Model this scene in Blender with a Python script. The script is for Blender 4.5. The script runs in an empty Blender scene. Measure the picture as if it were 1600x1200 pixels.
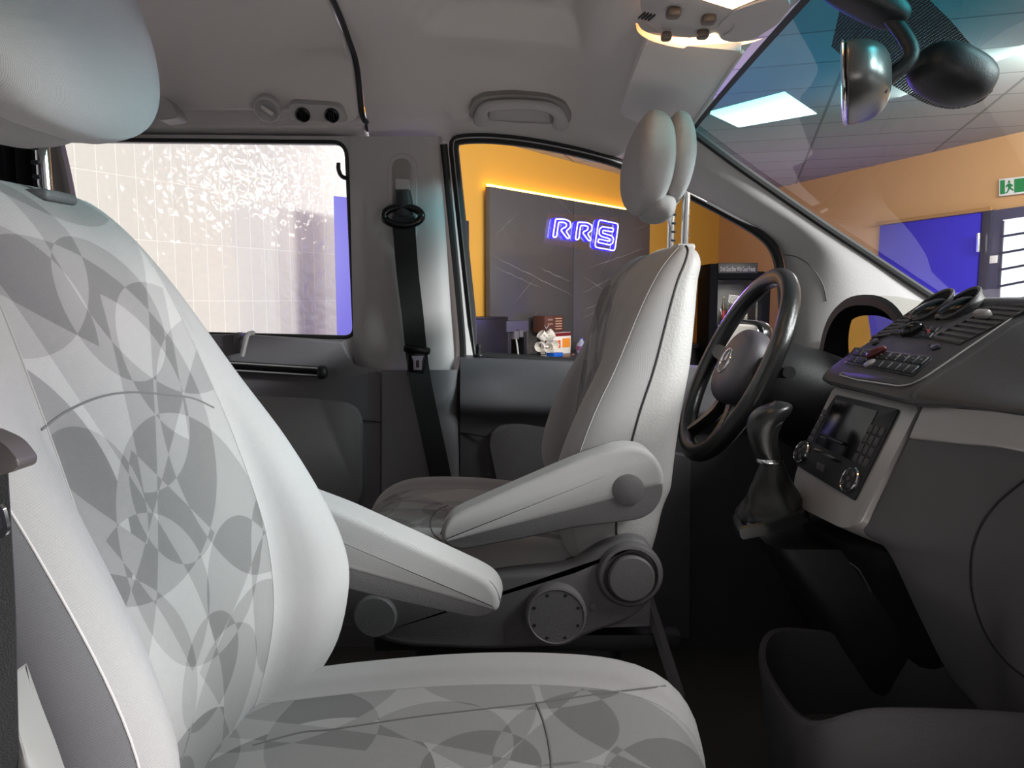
import bpy, bmesh, math, random
from mathutils import Vector, Matrix, noise
from mathutils.bvhtree import BVHTree
random.seed(7)
C = bpy.context.scene.collection
PI = math.pi
V = Vector
# ------------------------------------------------------------------ camera, world, lights, exposure
FPX, CX, CY, H = 1200.0, 800.0, 600.0, 0.90          # focal length in pixels; eye height above the van floor
PITCH = math.radians(6.18)
sc = bpy.context.scene
cam = bpy.data.cameras.new('camera'); camo = bpy.data.objects.new('camera', cam); C.objects.link(camo)
cam.sensor_width = 36.0; cam.lens = 36.0 * FPX / 1600.0; cam.clip_start = 0.02; cam.clip_end = 100
camo.location = (0, 0, H); camo.rotation_euler = (PI/2 - PITCH, 0, 0)
sc.camera = camo
sc.view_settings.view_transform = 'Standard'; sc.view_settings.look = 'None'
sc.view_settings.gamma = 1.0; sc.view_settings.use_curve_mapping = False
sc.view_settings.exposure = 0.35
w = bpy.data.worlds.new('hall_light'); sc.world = w; w.use_nodes = True
w.node_tree.nodes['Background'].inputs[0].default_value = (1.0, 0.97, 0.95, 1)
w.node_tree.nodes['Background'].inputs[1].default_value = 0.28

def area(name, loc, target, sx, sy, power, col=(1, 1, 1)):
    l = bpy.data.lights.new(name, 'AREA'); l.shape = 'RECTANGLE'; l.size = sx; l.size_y = sy
    l.energy = power; l.color = col
    o = bpy.data.objects.new(name, l); C.objects.link(o); o.location = loc
    d = V(target) - V(loc); o.rotation_euler = d.to_track_quat('-Z', 'Y').to_euler()
    return o
# ceiling panels of the hall: ahead of the bonnet, over the tiled bay, over the bar; with added fills among them
area('hall_panel_or_fill_light', (4.3, -0.75, 2.2), (0.2, 1.3, 0.9), 0.9, 0.5, 355, (1.0, 0.985, 0.985))
area('hall_panel_or_fill_light', (2.1, 0.42, 2.45), (0.1, 0.8, 0.5), 1.0, 0.6, 60, (1.0, 0.985, 0.985))  # added soft fill for the seat cushion, not a known panel
area('hall_panel_or_fill_light', (6.4, 1.2, 2.3), (-0.4, 0.8, 1.1), 1.2, 0.6, 165, (0.95, 1.0, 0.98))
dn = area('floor_bounce_fill', (0.5, -0.9, 2.3), (0.5, -0.9, 0), 1.6, 0.8, 55, (1.0, 0.95, 0.92)); dn.data.spread = math.radians(70)  # added lamp: bounces light off the floor up to the headliner
dn = area('floor_bounce_fill', (-2.2, 2.7, 2.3), (-2.2, 2.7, 0), 1.6, 0.6, 26, (1.0, 0.96, 0.93)); dn.data.spread = math.radians(70)  # second added floor bounce, on the tiled side
area('hall_panel_or_fill_light', (-2.2, 3.1, 2.3), (-2.0, 3.9, 0.6), 1.2, 0.6, 5, (1.0, 0.97, 0.92))
area('hall_panel_or_fill_light', (3.0, 5.4, 2.25), (-1.5, 4.45, 1.45), 1.0, 0.5, 15, (1.0, 0.97, 0.93))
area('hall_panel_or_fill_light', (0.2, 4.6, 2.3), (0.6, 6.6, 0.9), 1.2, 0.6, 42, (1.0, 0.95, 0.88))
area('hall_panel_or_fill_light', (3.6, 4.6, 2.3), (4.2, 8.5, 1.2), 1.2, 0.6, 90, (1.0, 0.95, 0.9))
area('blue_wash_light', (1.2, 6.6, 1.3), (0.5, 1.4, 0.9), 0.4, 0.4, 45, (0.22, 0.12, 1.0))
area('blue_wash_light', (3.3, 8.3, -.1), (3.9, 9.3, 0.7), 0.4, 0.4, 10, (0.1, 0.06, 1.0))

# ------------------------------------------------------------------ pixel rays -> points in the van
def ray(px, py):
    a = (px - CX) / FPX; b = (CY - py) / FPX
    return V((a, math.cos(PITCH) + b * math.sin(PITCH), -math.sin(PITCH) + b * math.cos(PITCH)))
EYE = V((0, 0, H))
def at(px, py, Y=None, X=None, Z=None):
    r = ray(px, py)
    k = Y / r.y if Y is not None else (X / r.x if X is not None else (Z - H) / r.z)
    return EYE + r * k
class Plane:
    """a plane in the van through three points"""
    def __init__(s, a, b, c):
        s.o = V(a); s.n = (V(b) - V(a)).cross(V(c) - V(a)).normalized()
        if s.n.dot(EYE - s.o) < 0: s.n = -s.n
    def at(s, px, py, off=0.0):
        r = ray(px, py); k = (s.o - EYE).dot(s.n) / r.dot(s.n)
        return EYE + r * k + s.n * off

# ------------------------------------------------------------------ objects
WM = {}; BV = {}
def empty(name, loc=(0, 0, 0), rotz=0.0, parent=None):
    o = bpy.data.objects.new(name, None); C.objects.link(o); o.empty_display_size = 0.05
    o.location = loc; o.rotation_euler = (0, 0, rotz)
    WM[o.name] = Matrix.Translation(loc) @ Matrix.Rotation(rotz, 4, 'Z')
    return o
def tag(o, label, cat, group=None, kind=None):
    o['label'] = label; o['category'] = cat
    if group: o['group'] = group
    if kind: o['kind'] = kind
    return o
def thing(name, label, cat, loc=(0, 0, 0), rotz=0.0, group=None, kind=None):
    return tag(empty(name, loc, rotz), label, cat, group, kind)
def obj(name, bm, mats, parent=None, local=False, origin=None, smooth=True, ang=38, doubles=True, uvbox=False):
    """links a bmesh as ONE mesh object; world coordinates unless local"""
    if doubles: bmesh.ops.remove_doubles(bm, verts=bm.verts, dist=1e-5)
    bmesh.ops.recalc_face_normals(bm, faces=bm.faces)
    if uvbox:
        bm.normal_update(); uvl = bm.loops.layers.uv.verify()
        for f in bm.faces:
            n = f.normal
            for l in f.loops:
                c = l.vert.co
                l[uvl].uv = (c.x, c.z) if abs(n.y) > max(abs(n.x), abs(n.z)) else ((c.x, c.y) if abs(n.z) > abs(n.x) else (c.y, c.z))
    base = Matrix()
    if parent is not None and parent.name in WM: base = WM[parent.name]
    if parent is not None and local: bmesh.ops.transform(bm, matrix=base, verts=bm.verts)
    bvh = BVHTree.FromBMesh(bm)                       # kept so seams can be laid on the surface
    loc = V((0, 0, 0))
    if origin is not None: loc = V(origin)
    elif parent is None and len(bm.verts):
        xs = [v.co for v in bm.verts]
        loc = V((sum(c.x for c in xs)/len(xs), sum(c.y for c in xs)/len(xs), min(c.z for c in xs)))
    if parent is None:
        bmesh.ops.translate(bm, verts=bm.verts, vec=-loc)
    else:
        bmesh.ops.transform(bm, matrix=base.inverted(), verts=bm.verts)
    me = bpy.data.meshes.new(name); bm.to_mesh(me); bm.free()
    for m in (mats if isinstance(mats, (list, tuple)) else [mats]): me.materials.append(m)
    if smooth:
        me.polygons.foreach_set('use_smooth', [True] * len(me.polygons))
        me.set_sharp_from_angle(angle=math.radians(ang))
    o = bpy.data.objects.new(name, me); C.objects.link(o); BV[o.name] = bvh
    if parent is not None:
        o.parent = parent; WM[o.name] = base
    else:
        o.location = loc; WM[o.name] = Matrix.Translation(loc)
    return o
def struct(name, bm, mats, label, cat, **k):
    o = obj(name, bm, mats, **k); tag(o, label, cat, kind='structure'); return o

# ------------------------------------------------------------------ shape builders
def BM(): return bmesh.new()
def crom(p0, p1, p2, p3, t):
    return 0.5*((2*p1) + (p2-p0)*t + (2*p0-5*p1+4*p2-p3)*t*t + (3*p1-p0-3*p2+p3)*t*t*t)
def spline(pts, n, closed=False):
    """catmull-rom through pts (any vector/float type), n samples per span"""
    m = len(pts); out = []
    spans = m if closed else m - 1
    for i in range(spans):
        if closed: a, b, c, d = pts[(i-1) % m], pts[i], pts[(i+1) % m], pts[(i+2) % m]
        else:
            b, c = pts[i], pts[i+1]
            a = pts[i-1] if i > 0 else 2*b - c
            d = pts[i+2] if i + 2 < m else 2*c - b
        for k in range(n): out.append(crom(a, b, c, d, k / n))
    if not closed: out.append(pts[-1])
    return out
def lerp_table(tab, z):
    if z <= tab[0][0]: return tab[0][1:]
    for a, b in zip(tab, tab[1:]):
        if z <= b[0]:
            t = (z - a[0]) / (b[0] - a[0]); return tuple(x + (y - x) * t for x, y in zip(a[1:], b[1:]))
    return tab[-1][1:]
def stab(tab, z):
    """smooth (monotone-ish catmull) lookup"""
    n = len(tab)
    if z <= tab[0][0]: return tab[0][1:]
    if z >= tab[-1][0]: return tab[-1][1:]
    for i in range(n - 1):
        a, b = tab[i], tab[i+1]
        if z <= b[0]:
            h = b[0]-a[0]; t = (z-a[0])/h; out = []
            for k in range(1, len(a)):
                def slope(j):
                    if j == 0: return (tab[1][k]-tab[0][k])/(tab[1][0]-tab[0][0])
                    if j == n-1: return (tab[-1][k]-tab[-2][k])/(tab[-1][0]-tab[-2][0])
                    return (tab[j+1][k]-tab[j-1][k])/(tab[j+1][0]-tab[j-1][0])
                m0, m1 = slope(i)*h, slope(i+1)*h
                t2, t3 = t*t, t*t*t
                out.append((2*t3-3*t2+1)*a[k]+(t3-2*t2+t)*m0+(-2*t3+3*t2)*b[k]+(t3-t2)*m1)
            return tuple(out)
def grid(bm, rows, closed=False, uv=None, mat=0, matfn=None, capends=False):
    """rows: list of equal-length point lists -> quads; uv: matching rows of (u, v)"""
    uvl = bm.loops.layers.uv.verify()
    vs = [[bm.verts.new(p) for p in r] for r in rows]
    nr, nc = len(rows), len(rows[0])
    for i in range(nr - 1):
        for j in range(nc if closed else nc - 1):
            k = (j + 1) % nc
            q = (vs[i][j], vs[i][k], vs[i+1][k], vs[i+1][j])
            try: f = bm.faces.new(q)
            except ValueError: continue
            f.material_index = matfn(i, j) if matfn else mat
            if uv:
                ku = j + 1 if (closed and len(uv[0]) > nc) else k
                for l, (a, b) in zip(f.loops, ((i, j), (i, ku), (i+1, ku), (i+1, j))): l[uvl].uv = uv[a][b]
    if capends:
        for r in (vs[0], vs[-1]):
            try: bm.faces.new(r)
            except ValueError: pass
    return vs
def patch(bm, ctrl, n=6, m=6, thick=None, mat=0, mod=None):
    """smooth sheet through a grid of control points; thick = vector to give it a back"""
    rows = [spline(r, m) for r in ctrl]
    cols = [spline([r[j] for r in rows], n) for j in range(len(rows[0]))]
    rows = [[c[i] for c in cols] for i in range(len(cols[0]))]
    if mod: rows = [[mod(p) for p in r] for r in rows]
    uv = [[(0, 0)] * len(rows[0]) for _ in rows]
    for i in range(len(rows)):
        for j in range(len(rows[0])):
            u = uv[i][j-1][0] + (rows[i][j]-rows[i][j-1]).length if j else 0.0
            v = uv[i-1][j][1] + (rows[i][j]-rows[i-1][j]).length if i else 0.0
            uv[i][j] = (u, v)
    vs = grid(bm, rows, uv=uv, mat=mat)
    if thick is not None:
        t = V(thick)
        vb = [[bm.verts.new(v.co + t) for v in r] for r in vs]
        nr, nc = len(vs), len(vs[0])
        for i in range(nr-1):
            for j in range(nc-1): bm.faces.new((vb[i][j], vb[i+1][j], vb[i+1][j+1], vb[i][j+1])).material_index = mat
        loop = [(0, j) for j in range(nc)] + [(i, nc-1) for i in range(1, nr)] + [(nr-1, j) for j in range(nc-2, -1, -1)] + [(i, 0) for i in range(nr-2, 0, -1)]
        for (a, b), (c, d) in zip(loop, loop[1:] + loop[:1]):
            bm.faces.new((vs[a][b], vs[c][d], vb[c][d], vb[a][b])).material_index = mat
    return rows
def roundpoly(pts, r, n=5):
    """rounds the corners of a closed polygon of 3D points"""
    out = []; m = len(pts)
    rr = r if isinstance(r, (list, tuple)) else [r]*m
    for i in range(m):
        p, a, b = pts[i], pts[i-1], pts[(i+1) % m]
        da, db = a-p, b-p
        d = min(rr[i], da.length*0.49, db.length*0.49)
        if d < 1e-5: out.append(p.copy()); continue
        s, e = p+da.normalized()*d, p+db.normalized()*d
        for k in range(n+1):
            t = k/n; out.append(s*(1-t)**2 + p*2*t*(1-t) + e*t*t)
    return out
def slab(bm, pts, thick, bevel=0.0, seg=3, mat=0, both=False):
    """closed planar outline extruded by the vector thick (pts = the front face; thick points away); rounded front edge"""
    t = V(thick)
    a = [bm.verts.new(p) for p in pts]; b = [bm.verts.new(p + t) for p in pts]
    ff = bm.faces.new(a); fb = bm.faces.new(list(reversed(b)))
    fs = [ff, fb]
    for i in range(len(pts)):
        k = (i+1) % len(pts)
        fs.append(bm.faces.new((a[k], a[i], b[i], b[k])))
    for f in fs: f.material_index = mat
    if bevel > 0:
        es = list(ff.edges) + (list(fb.edges) if both else [])
        bmesh.ops.bevel(bm, geom=es, offset=bevel, segments=seg, profile=0.5, affect='EDGES', clamp_overlap=True, material=-1)
    uvl = bm.loops.layers.uv.verify()
def plate_hole(bm, outer, inners, thick, mat=0):
    """flat plate with openings, extruded by thick"""
    t = V(thick); edges = []; loops = []
    for lp in [outer] + list(inners):
        vs = [bm.verts.new(p) for p in lp]; loops.append(vs)
        for i in range(len(vs)): edges.append(bm.edges.new((vs[i], vs[(i+1) % len(vs)])))
    r = bmesh.ops.triangle_fill(bm, edges=edges, use_beauty=True)
    faces = [g for g in r['geom'] if isinstance(g, bmesh.types.BMFace)]
    ex = bmesh.ops.extrude_face_region(bm, geom=faces, use_keep_orig=True)
    nv = [g for g in ex['geom'] if isinstance(g, bmesh.types.BMVert)]
    bmesh.ops.translate(bm, verts=nv, vec=t)
def rslab(bm, pts, thick, r, n=4, mat=0):
    """closed planar outline with thickness and round edges on both faces (works on finely divided, gently concave outlines)"""
    t = V(thick); nrm = -t.normalized(); m = len(pts); th = t.length; r = min(r, th*.49)
    area2 = sum((pts[i].cross(pts[(i+1) % m])).dot(nrm) for i in range(m)); sg = 1 if area2 > 0 else -1
    inw = []
    for i in range(m):
        a = (pts[i]-pts[i-1]).normalized(); b = (pts[(i+1) % m]-pts[i]).normalized()
        na, nb = nrm.cross(a)*sg, nrm.cross(b)*sg; s_ = na+nb
        s_ = s_.normalized() if s_.length > 1e-4 else na
        inw.append(s_ * min(1.6, 1/max(.3, s_.dot(na))))
    rows = []
    for k in range(n+1):
        a = PI/2*k/n; ins, dep = r*(1-math.sin(a)), r*(1-math.cos(a)); rows.append([p + w_*ins + t.normalized()*dep for p, w_ in zip(pts, inw)])
    for k in range(n, -1, -1):
        a = PI/2*k/n; ins, dep = r*(1-math.sin(a)), th - r*(1-math.cos(a)); rows.append([p + w_*ins + t.normalized()*dep for p, w_ in zip(pts, inw)])
    grid(bm, rows, closed=True, mat=mat, capends=True)
def tube(bm, pts, r, n=8, closed=False, mat=0, cap=True, flat=None):
    """round tube along points; r a number or list; flat=(normal, ratio) squashes it"""
    m = len(pts); rows = []; prev = None
    for i in range(m):
        a = pts[i-1] if (i > 0 or closed) else pts[i]; b = pts[(i+1) % m] if (i < m-1 or closed) else pts[i]
        d = (b-a).normalized()
        if prev is None:
            u = d.cross(V((0, 0, 1)))
            if u.length < 0.05: u = d.cross(V((0, 1, 0)))
        else: u = prev - d*prev.dot(d)
        u.normalize(); prev = u; v = d.cross(u)
        rad = r[i] if isinstance(r, (list, tuple)) else r
        rows.append([pts[i] + (u*math.cos(2*PI*k/n) + v*math.sin(2*PI*k/n))*rad for k in range(n)])
    if closed: rows.append(rows[0])
    grid(bm, rows, closed=True, mat=mat, capends=cap and not closed)
def ribbon(bm, pts, side, width, th, mat=0):
    """flat strap along pts; side = across direction"""
    rows = []
    for i, p in enumerate(pts):
        a = pts[max(i-1, 0)]; b = pts[min(i+1, len(pts)-1)]; d = (b-a).normalized()
        s = V(side[i] if isinstance(side, list) else side); s = (s - d*s.dot(d)).normalized(); nn = d.cross(s)
        wd = width[i] if isinstance(width, list) else width
        rows.append([p + s*wd/2 + nn*th/2, p - s*wd/2 + nn*th/2, p - s*wd/2 - nn*th/2, p + s*wd/2 - nn*th/2])
    grid(bm, rows, closed=True, mat=mat, capends=True)
def frame(d, up=(0, 0, 1)):
    d = V(d).normalized(); u = V(up).cross(d)
    if u.length < 1e-3: u = V((1, 0, 0)).cross(d)
    u.normalize(); v = d.cross(u); return u, v, d
def lathe(bm, c, axis, prof, n=32, mat=0, up=(0, 0, 1), sx=1.0, cap=True):
    """prof: (radius, distance along axis)"""
    u, v, d = frame(axis, up); c = V(c)
    rows = [[c + d*z + (u*math.cos(2*PI*k/n)*sx + v*math.sin(2*PI*k/n))*max(r, 1e-4) for k in range(n)] for r, z in prof]
    grid(bm, rows, closed=True, mat=mat, capends=cap)
def box(bm, c, s, bevel=0.0, rot=None, seg=2, mat=0):
    m = Matrix.Translation(V(c)) @ (rot.to_4x4() if rot else Matrix()) @ Matrix.Diagonal((s[0], s[1], s[2], 1))
    r = bmesh.ops.create_cube(bm, size=1.0, matrix=m)
    fs = {f for v in r['verts'] for f in v.link_faces}
    for f in fs: f.material_index = mat
    if bevel > 0:
        es = {e for f in fs for e in f.edges}
        bmesh.ops.bevel(bm, geom=list(es), offset=bevel, segments=seg, profile=0.5, affect='EDGES', clamp_overlap=True, material=-1)
def sgn_pow(x, e): return math.copysign(abs(x)**e, x)
def superell(bm, c, rad, e1=0.5, e2=0.5, rot=None, nu=40, nv=24, mat=0, shape=None):
    rows = []; uv = []
    R = rot.to_3x3() if rot else Matrix.Identity(3)
    for i in range(nv+1):
        t = -PI/2 + PI*i/nv; r = []; q = []
        for j in range(nu):
            p = 2*PI*j/nu
            x = sgn_pow(math.cos(t), e1)*sgn_pow(math.cos(p), e2)*rad[0]
            y = sgn_pow(math.cos(t), e1)*sgn_pow(math.sin(p), e2)*rad[1]
            z = sgn_pow(math.sin(t), e1)*rad[2]
            q3 = V((x, y, z))
            if shape: q3 = shape(q3)
            r.append(V(c) + R @ q3); q.append((y + (x if abs(y) > rad[1]*.8 else 0), z))
        q.append(q[0]); rows.append(r); uv.append(q)
    grid(bm, rows, closed=True, uv=uv, mat=mat)

def on(o, px, py, off=0.0, default=None):
    """the point of a built surface that the photograph shows at a pixel"""
    h, nrm, i, d = BV[o.name].ray_cast(EYE, ray(px, py).normalized())
    if h is None: return default
    if nrm.dot(EYE - h) < 0: nrm = -nrm
    return h + nrm * off
def seam_on(o, pts, r=0.0012, name='seam', mat=None, n=6, parent=None, off=0.0):
    p2 = spline([V((a, b, 0)) for a, b in pts], n)
    q = [on(o, p.x, p.y, off) for p in p2]; runs = [[]]
    for p in q:
        if p is None or (runs[-1] and (p - runs[-1][-1]).length > 0.12):
            if runs[-1]: runs.append([])
            if p is None: continue
        runs[-1].append(p)
    bm = BM()
    for rr in runs:
        if len(rr) > 1: tube(bm, rr, r, 6)
    if not len(bm.verts): bm.free(); print('seam misses', o.name, pts[0]); return None
    return obj(name, bm, mat or M['seam'], parent or o)
# ------------------------------------------------------------------ materials
def lin(c):
    if isinstance(c, str): c = tuple(int(c[i:i+2], 16)/255 for i in (0, 2, 4))
    return tuple((x/12.92 if x <= 0.04045 else ((x+0.055)/1.055)**2.4) for x in c) + (1.0,)
class NT:
    def __init__(s, name):
        s.m = bpy.data.materials.new(name); s.m.use_nodes = True; s.t = s.m.node_tree; s.t.nodes.clear()
        s.out = s.n('ShaderNodeOutputMaterial')
    def n(s, typ, **k):
        nd = s.t.nodes.new(typ)
        for a, b in k.items():
            if a.startswith('i_'): 
                key = a[2:]; key = int(key) if key.isdigit() else key.replace('_', ' ')
                nd.inputs[key].default_value = b
            else: setattr(nd, a, b)
        return nd
    def l(s, a, b): s.t.links.new(a, b)
    def math(s, op, a, b=None, c=None):
        nd = s.n('ShaderNodeMath', operation=op)
        for i, x in enumerate((a, b, c)):
            if x is None: continue
            if isinstance(x, (int, float)): nd.inputs[i].default_value = x
            else: s.l(x, nd.inputs[i])
        return nd.outputs[0]
    def bsdf(s, **k):
        b = s.n('ShaderNodeBsdfPrincipled')
        for a, v in k.items(): b.inputs[a.replace('_', ' ')].default_value = v
        s.l(b.outputs[0], s.out.inputs[0]); s.b = b; return b
def plain(name, col, rough=0.5, metal=0.0, spec=0.5, bump=None, coat=0.0, var=0.0):
    """one colour, optionally with a fine grain (bump = (scale, strength)) and slight colour variation"""
    t = NT(name); b = t.bsdf(Base_Color=lin(col), Roughness=rough, Metallic=metal)
    b.inputs['Specular IOR Level'].default_value = spec; b.inputs['Coat Weight'].default_value = coat
    if bump or var:
        co = t.n('ShaderNodeTexCoord')
        nz = t.n('ShaderNodeTexNoise'); nz.inputs['Scale'].default_value = bump[0] if bump else 40; nz.inputs['Detail'].default_value = 3
        t.l(co.outputs['Object'], nz.inputs['Vector'])
        if bump:
            bp = t.n('ShaderNodeBump'); bp.inputs['Strength'].default_value = bump[1]; bp.inputs['Distance'].default_value = 0.0015
            t.l(nz.outputs['Fac'], bp.inputs['Height']); t.l(bp.outputs[0], b.inputs['Normal'])
        if var:
            mx = t.n('ShaderNodeMixRGB', blend_type='MULTIPLY'); mx.inputs[0].default_value = 1.0
            mx.inputs[1].default_value = lin(col)
            cr = t.n('ShaderNodeMapRange'); cr.inputs['To Min'].default_value = 1-var; cr.inputs['To Max'].default_value = 1+var
            t.l(nz.outputs['Fac'], cr.inputs['Value']); t.l(cr.outputs[0], mx.inputs[2]); t.l(mx.outputs[0], b.inputs['Base Color'])
    return t.m
def emit(name, col, strength):
    t = NT(name); e = t.n('ShaderNodeEmission'); e.inputs[0].default_value = lin(col); e.inputs[1].default_value = strength
    t.l(e.outputs[0], t.out.inputs[0]); return t.m
def glass(name, tint=(1, 1, 1), refl=1.0, ior=1.45, band=None, cap=0.3):
    """thin pane: clear view with a fresnel reflection; band = (z0, z1, tint) tints towards the top edge"""
    t = NT(name)
    tr = t.n('ShaderNodeBsdfTransparent'); tr.inputs[0].default_value = (*tint, 1)
    if band:
        co = t.n('ShaderNodeNewGeometry'); sp = t.n('ShaderNodeSeparateXYZ'); t.l(co.outputs['Position'], sp.inputs[0])
        mr = t.n('ShaderNodeMapRange', interpolation_type='SMOOTHSTEP'); mr.inputs['From Min'].default_value = band[0]; mr.inputs['From Max'].default_value = band[1]
        t.l(sp.outputs[2], mr.inputs['Value'])
        mx = t.n('ShaderNodeMixRGB'); mx.inputs[1].default_value = (*tint, 1); mx.inputs[2].default_value = (*band[2], 1)
        t.l(mr.outputs[0], mx.inputs[0]); t.l(mx.outputs[0], tr.inputs[0])
    gl = t.n('ShaderNodeBsdfGlossy'); gl.inputs['Roughness'].default_value = 0.0
    gl.inputs[0].default_value = (refl, refl, refl, 1)
    fr = t.n('ShaderNodeFresnel'); fr.inputs[0].default_value = ior
    ms = t.n('ShaderNodeMixShader'); t.l(t.math('MULTIPLY', fr.outputs[0], cap), ms.inputs[0]); t.l(tr.outputs[0], ms.inputs[1]); t.l(gl.outputs[0], ms.inputs[2])
    t.l(ms.outputs[0], t.out.inputs[0]); return t.m
def fabric(name, col, period=0.0016, depth=0.10, bumpd=0.0006, pattern=None):
    """woven cloth on metre-scale UVs; pattern = list of (cu, cv, r, weight) overlapping discs and tones"""
    t = NT(name); b = t.bsdf(Roughness=0.92); b.inputs['Specular IOR Level'].default_value = 0.15
    b.inputs['Sheen Weight'].default_value = 0.25; b.inputs['Sheen Roughness'].default_value = 0.5
    uv = t.n('ShaderNodeUVMap'); sp = t.n('ShaderNodeSeparateXYZ'); t.l(uv.outputs[0], sp.inputs[0])
    u, v = sp.outputs[0], sp.outputs[1]
    k = 2*PI/period
    d1 = t.math('SINE', t.math('MULTIPLY', t.math('ADD', u, t.math('MULTIPLY', v, 0.55)), k))
    d2 = t.math('SINE', t.math('MULTIPLY', t.math('SUBTRACT', v, t.math('MULTIPLY', u, 0.3)), k*0.9))
    weave = t.math('ADD', t.math('MULTIPLY', d1, 0.65), t.math('MULTIPLY', d2, 0.35))
    nz = t.n('ShaderNodeTexNoise'); nz.inputs['Scale'].default_value = 900; nz.inputs['Detail'].default_value = 2; t.l(uv.outputs[0], nz.inputs['Vector'])
    grain = t.math('SUBTRACT', nz.outputs['Fac'], 0.5)
    tone = t.math('ADD', t.math('ADD', 1.0, t.math('MULTIPLY', weave, depth)), t.math('MULTIPLY', grain, depth*2.2))
    if pattern:
        acc = None
        for (cu, cv, r, wgt) in pattern['discs']:
            du = t.math('SUBTRACT', u, cu); dv = t.math('SUBTRACT', v, cv)
            d = t.math('SQRT', t.math('ADD', t.math('MULTIPLY', du, du), t.math('MULTIPLY', dv, dv)))
            s = t.math('MULTIPLY', t.math('LESS_THAN', d, r), wgt)
            acc = s if acc is None else t.math('ADD', acc, s)
        for (cu, cv, r, a, bb, wgt) in pattern.get('wedges', []):
            du = t.math('SUBTRACT', u, cu); dv = t.math('SUBTRACT', v, cv)
            d = t.math('SQRT', t.math('ADD', t.math('MULTIPLY', du, du), t.math('MULTIPLY', dv, dv)))
            hp = t.math('GREATER_THAN', t.math('ADD', t.math('MULTIPLY', du, a), t.math('MULTIPLY', dv, bb)), 0)
            acc = t.math('ADD', acc, t.math('MULTIPLY', t.math('MULTIPLY', t.math('LESS_THAN', d, r), hp), wgt))
        for (a, bb, c, wgt) in pattern.get('lines', []):
            s = t.math('MULTIPLY', t.math('GREATER_THAN', t.math('ADD', t.math('MULTIPLY', u, a), t.math('MULTIPLY', v, bb)), c), wgt)
            acc = t.math('ADD', acc, s)
        # fold the sum into four recurring tones
        f = t.math('PINGPONG', t.math('ADD', acc, 0.5), 1.5)
        q = t.math('DIVIDE', t.math('FLOOR', t.math('MULTIPLY', f, 2.0)), 3.0)
        mr = t.n('ShaderNodeMapRange'); mr.inputs['To Min'].default_value = pattern['lo']; mr.inputs['To Max'].default_value = pattern['hi']
        t.l(q, mr.inputs['Value']); tone = t.math('MULTIPLY', tone, mr.outputs[0])
    mx = t.n('ShaderNodeMixRGB', blend_type='MULTIPLY'); mx.inputs[0].default_value = 1.0; mx.inputs[1].default_value = lin(col)
    cb = t.n('ShaderNodeCombineXYZ')
    for i in range(3): t.l(tone, cb.inputs[i])
    t.l(cb.outputs[0], mx.inputs[2]); t.l(mx.outputs[0], b.inputs['Base Color'])
    bp = t.n('ShaderNodeBump'); bp.inputs['Strength'].default_value = 0.35; bp.inputs['Distance'].default_value = bumpd
    t.l(weave, bp.inputs['Height']); t.l(bp.outputs[0], b.inputs['Normal'])
    return t.m
M = {}
M['headliner'] = plain('headliner_cloth', (0.78, 0.765, 0.76), 0.95, spec=0.1, bump=(420, 0.25), var=0.03)
M['trim_light'] = plain('light_grey_trim', (0.67, 0.66, 0.66), 0.6, spec=0.35, bump=(500, 0.3))
M['trim_dark'] = plain('dark_grey_trim', (0.345, 0.34, 0.355), 0.55, spec=0.4, bump=(500, 0.3))
M['dash'] = plain('dash_plastic', (0.245, 0.24, 0.25), 0.5, spec=0.4, bump=(600, 0.35))
M['dash_low'] = plain('lower_dash_plastic', (0.325, 0.318, 0.328), 0.55, spec=0.35, bump=(600, 0.35))
M['slide_trim'] = plain('sliding_door_trim', (0.45, 0.44, 0.455), 0.6, spec=0.3, bump=(500, 0.3))
M['dash_dark'] = plain('black_plastic', (0.11, 0.11, 0.12), 0.5, spec=0.4, bump=(500, 0.2))
M['black_gloss'] = plain('gloss_black', (0.05, 0.05, 0.055), 0.18)
M['rubber'] = plain('black_rubber', (0.07, 0.07, 0.075), 0.6)
M['silver'] = plain('satin_silver_trim', (0.62, 0.605, 0.60), 0.42, metal=0.4)
M['chrome'] = plain('chrome', (0.86, 0.86, 0.86), 0.12, metal=1.0)
M['carpet'] = plain('dark_carpet', (0.33, 0.32, 0.31), 1.0, spec=0.05, bump=(300, 0.8), var=0.25)
M['vinyl'] = plain('grey_vinyl', (0.62, 0.61, 0.605), 0.5, spec=0.4, bump=(260, 0.45))
M['vinyl_dark'] = plain('dark_vinyl', (0.38, 0.37, 0.375), 0.5, spec=0.4, bump=(260, 0.4))
M['seat_plastic'] = plain('seat_side_plastic', (0.36, 0.35, 0.355), 0.55, spec=0.4, bump=(500, 0.3))
M['leather'] = plain('black_leather', (0.12, 0.118, 0.12), 0.30, spec=0.5, bump=(220, 0.3))
M['seam'] = plain('seam_thread', (0.40, 0.39, 0.39), 0.9)
M['pale_seam'] = plain('pale_stitching', (0.74, 0.72, 0.72), 0.9)
M['webbing'] = plain('belt_webbing', (0.085, 0.088, 0.095), 0.75, bump=(900, 0.4))
M['cloth'] = fabric('grey_seat_cloth', (0.61, 0.60, 0.60))
M['side_cloth'] = fabric('dark_side_cloth', (0.38, 0.375, 0.385), depth=.16)
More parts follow.
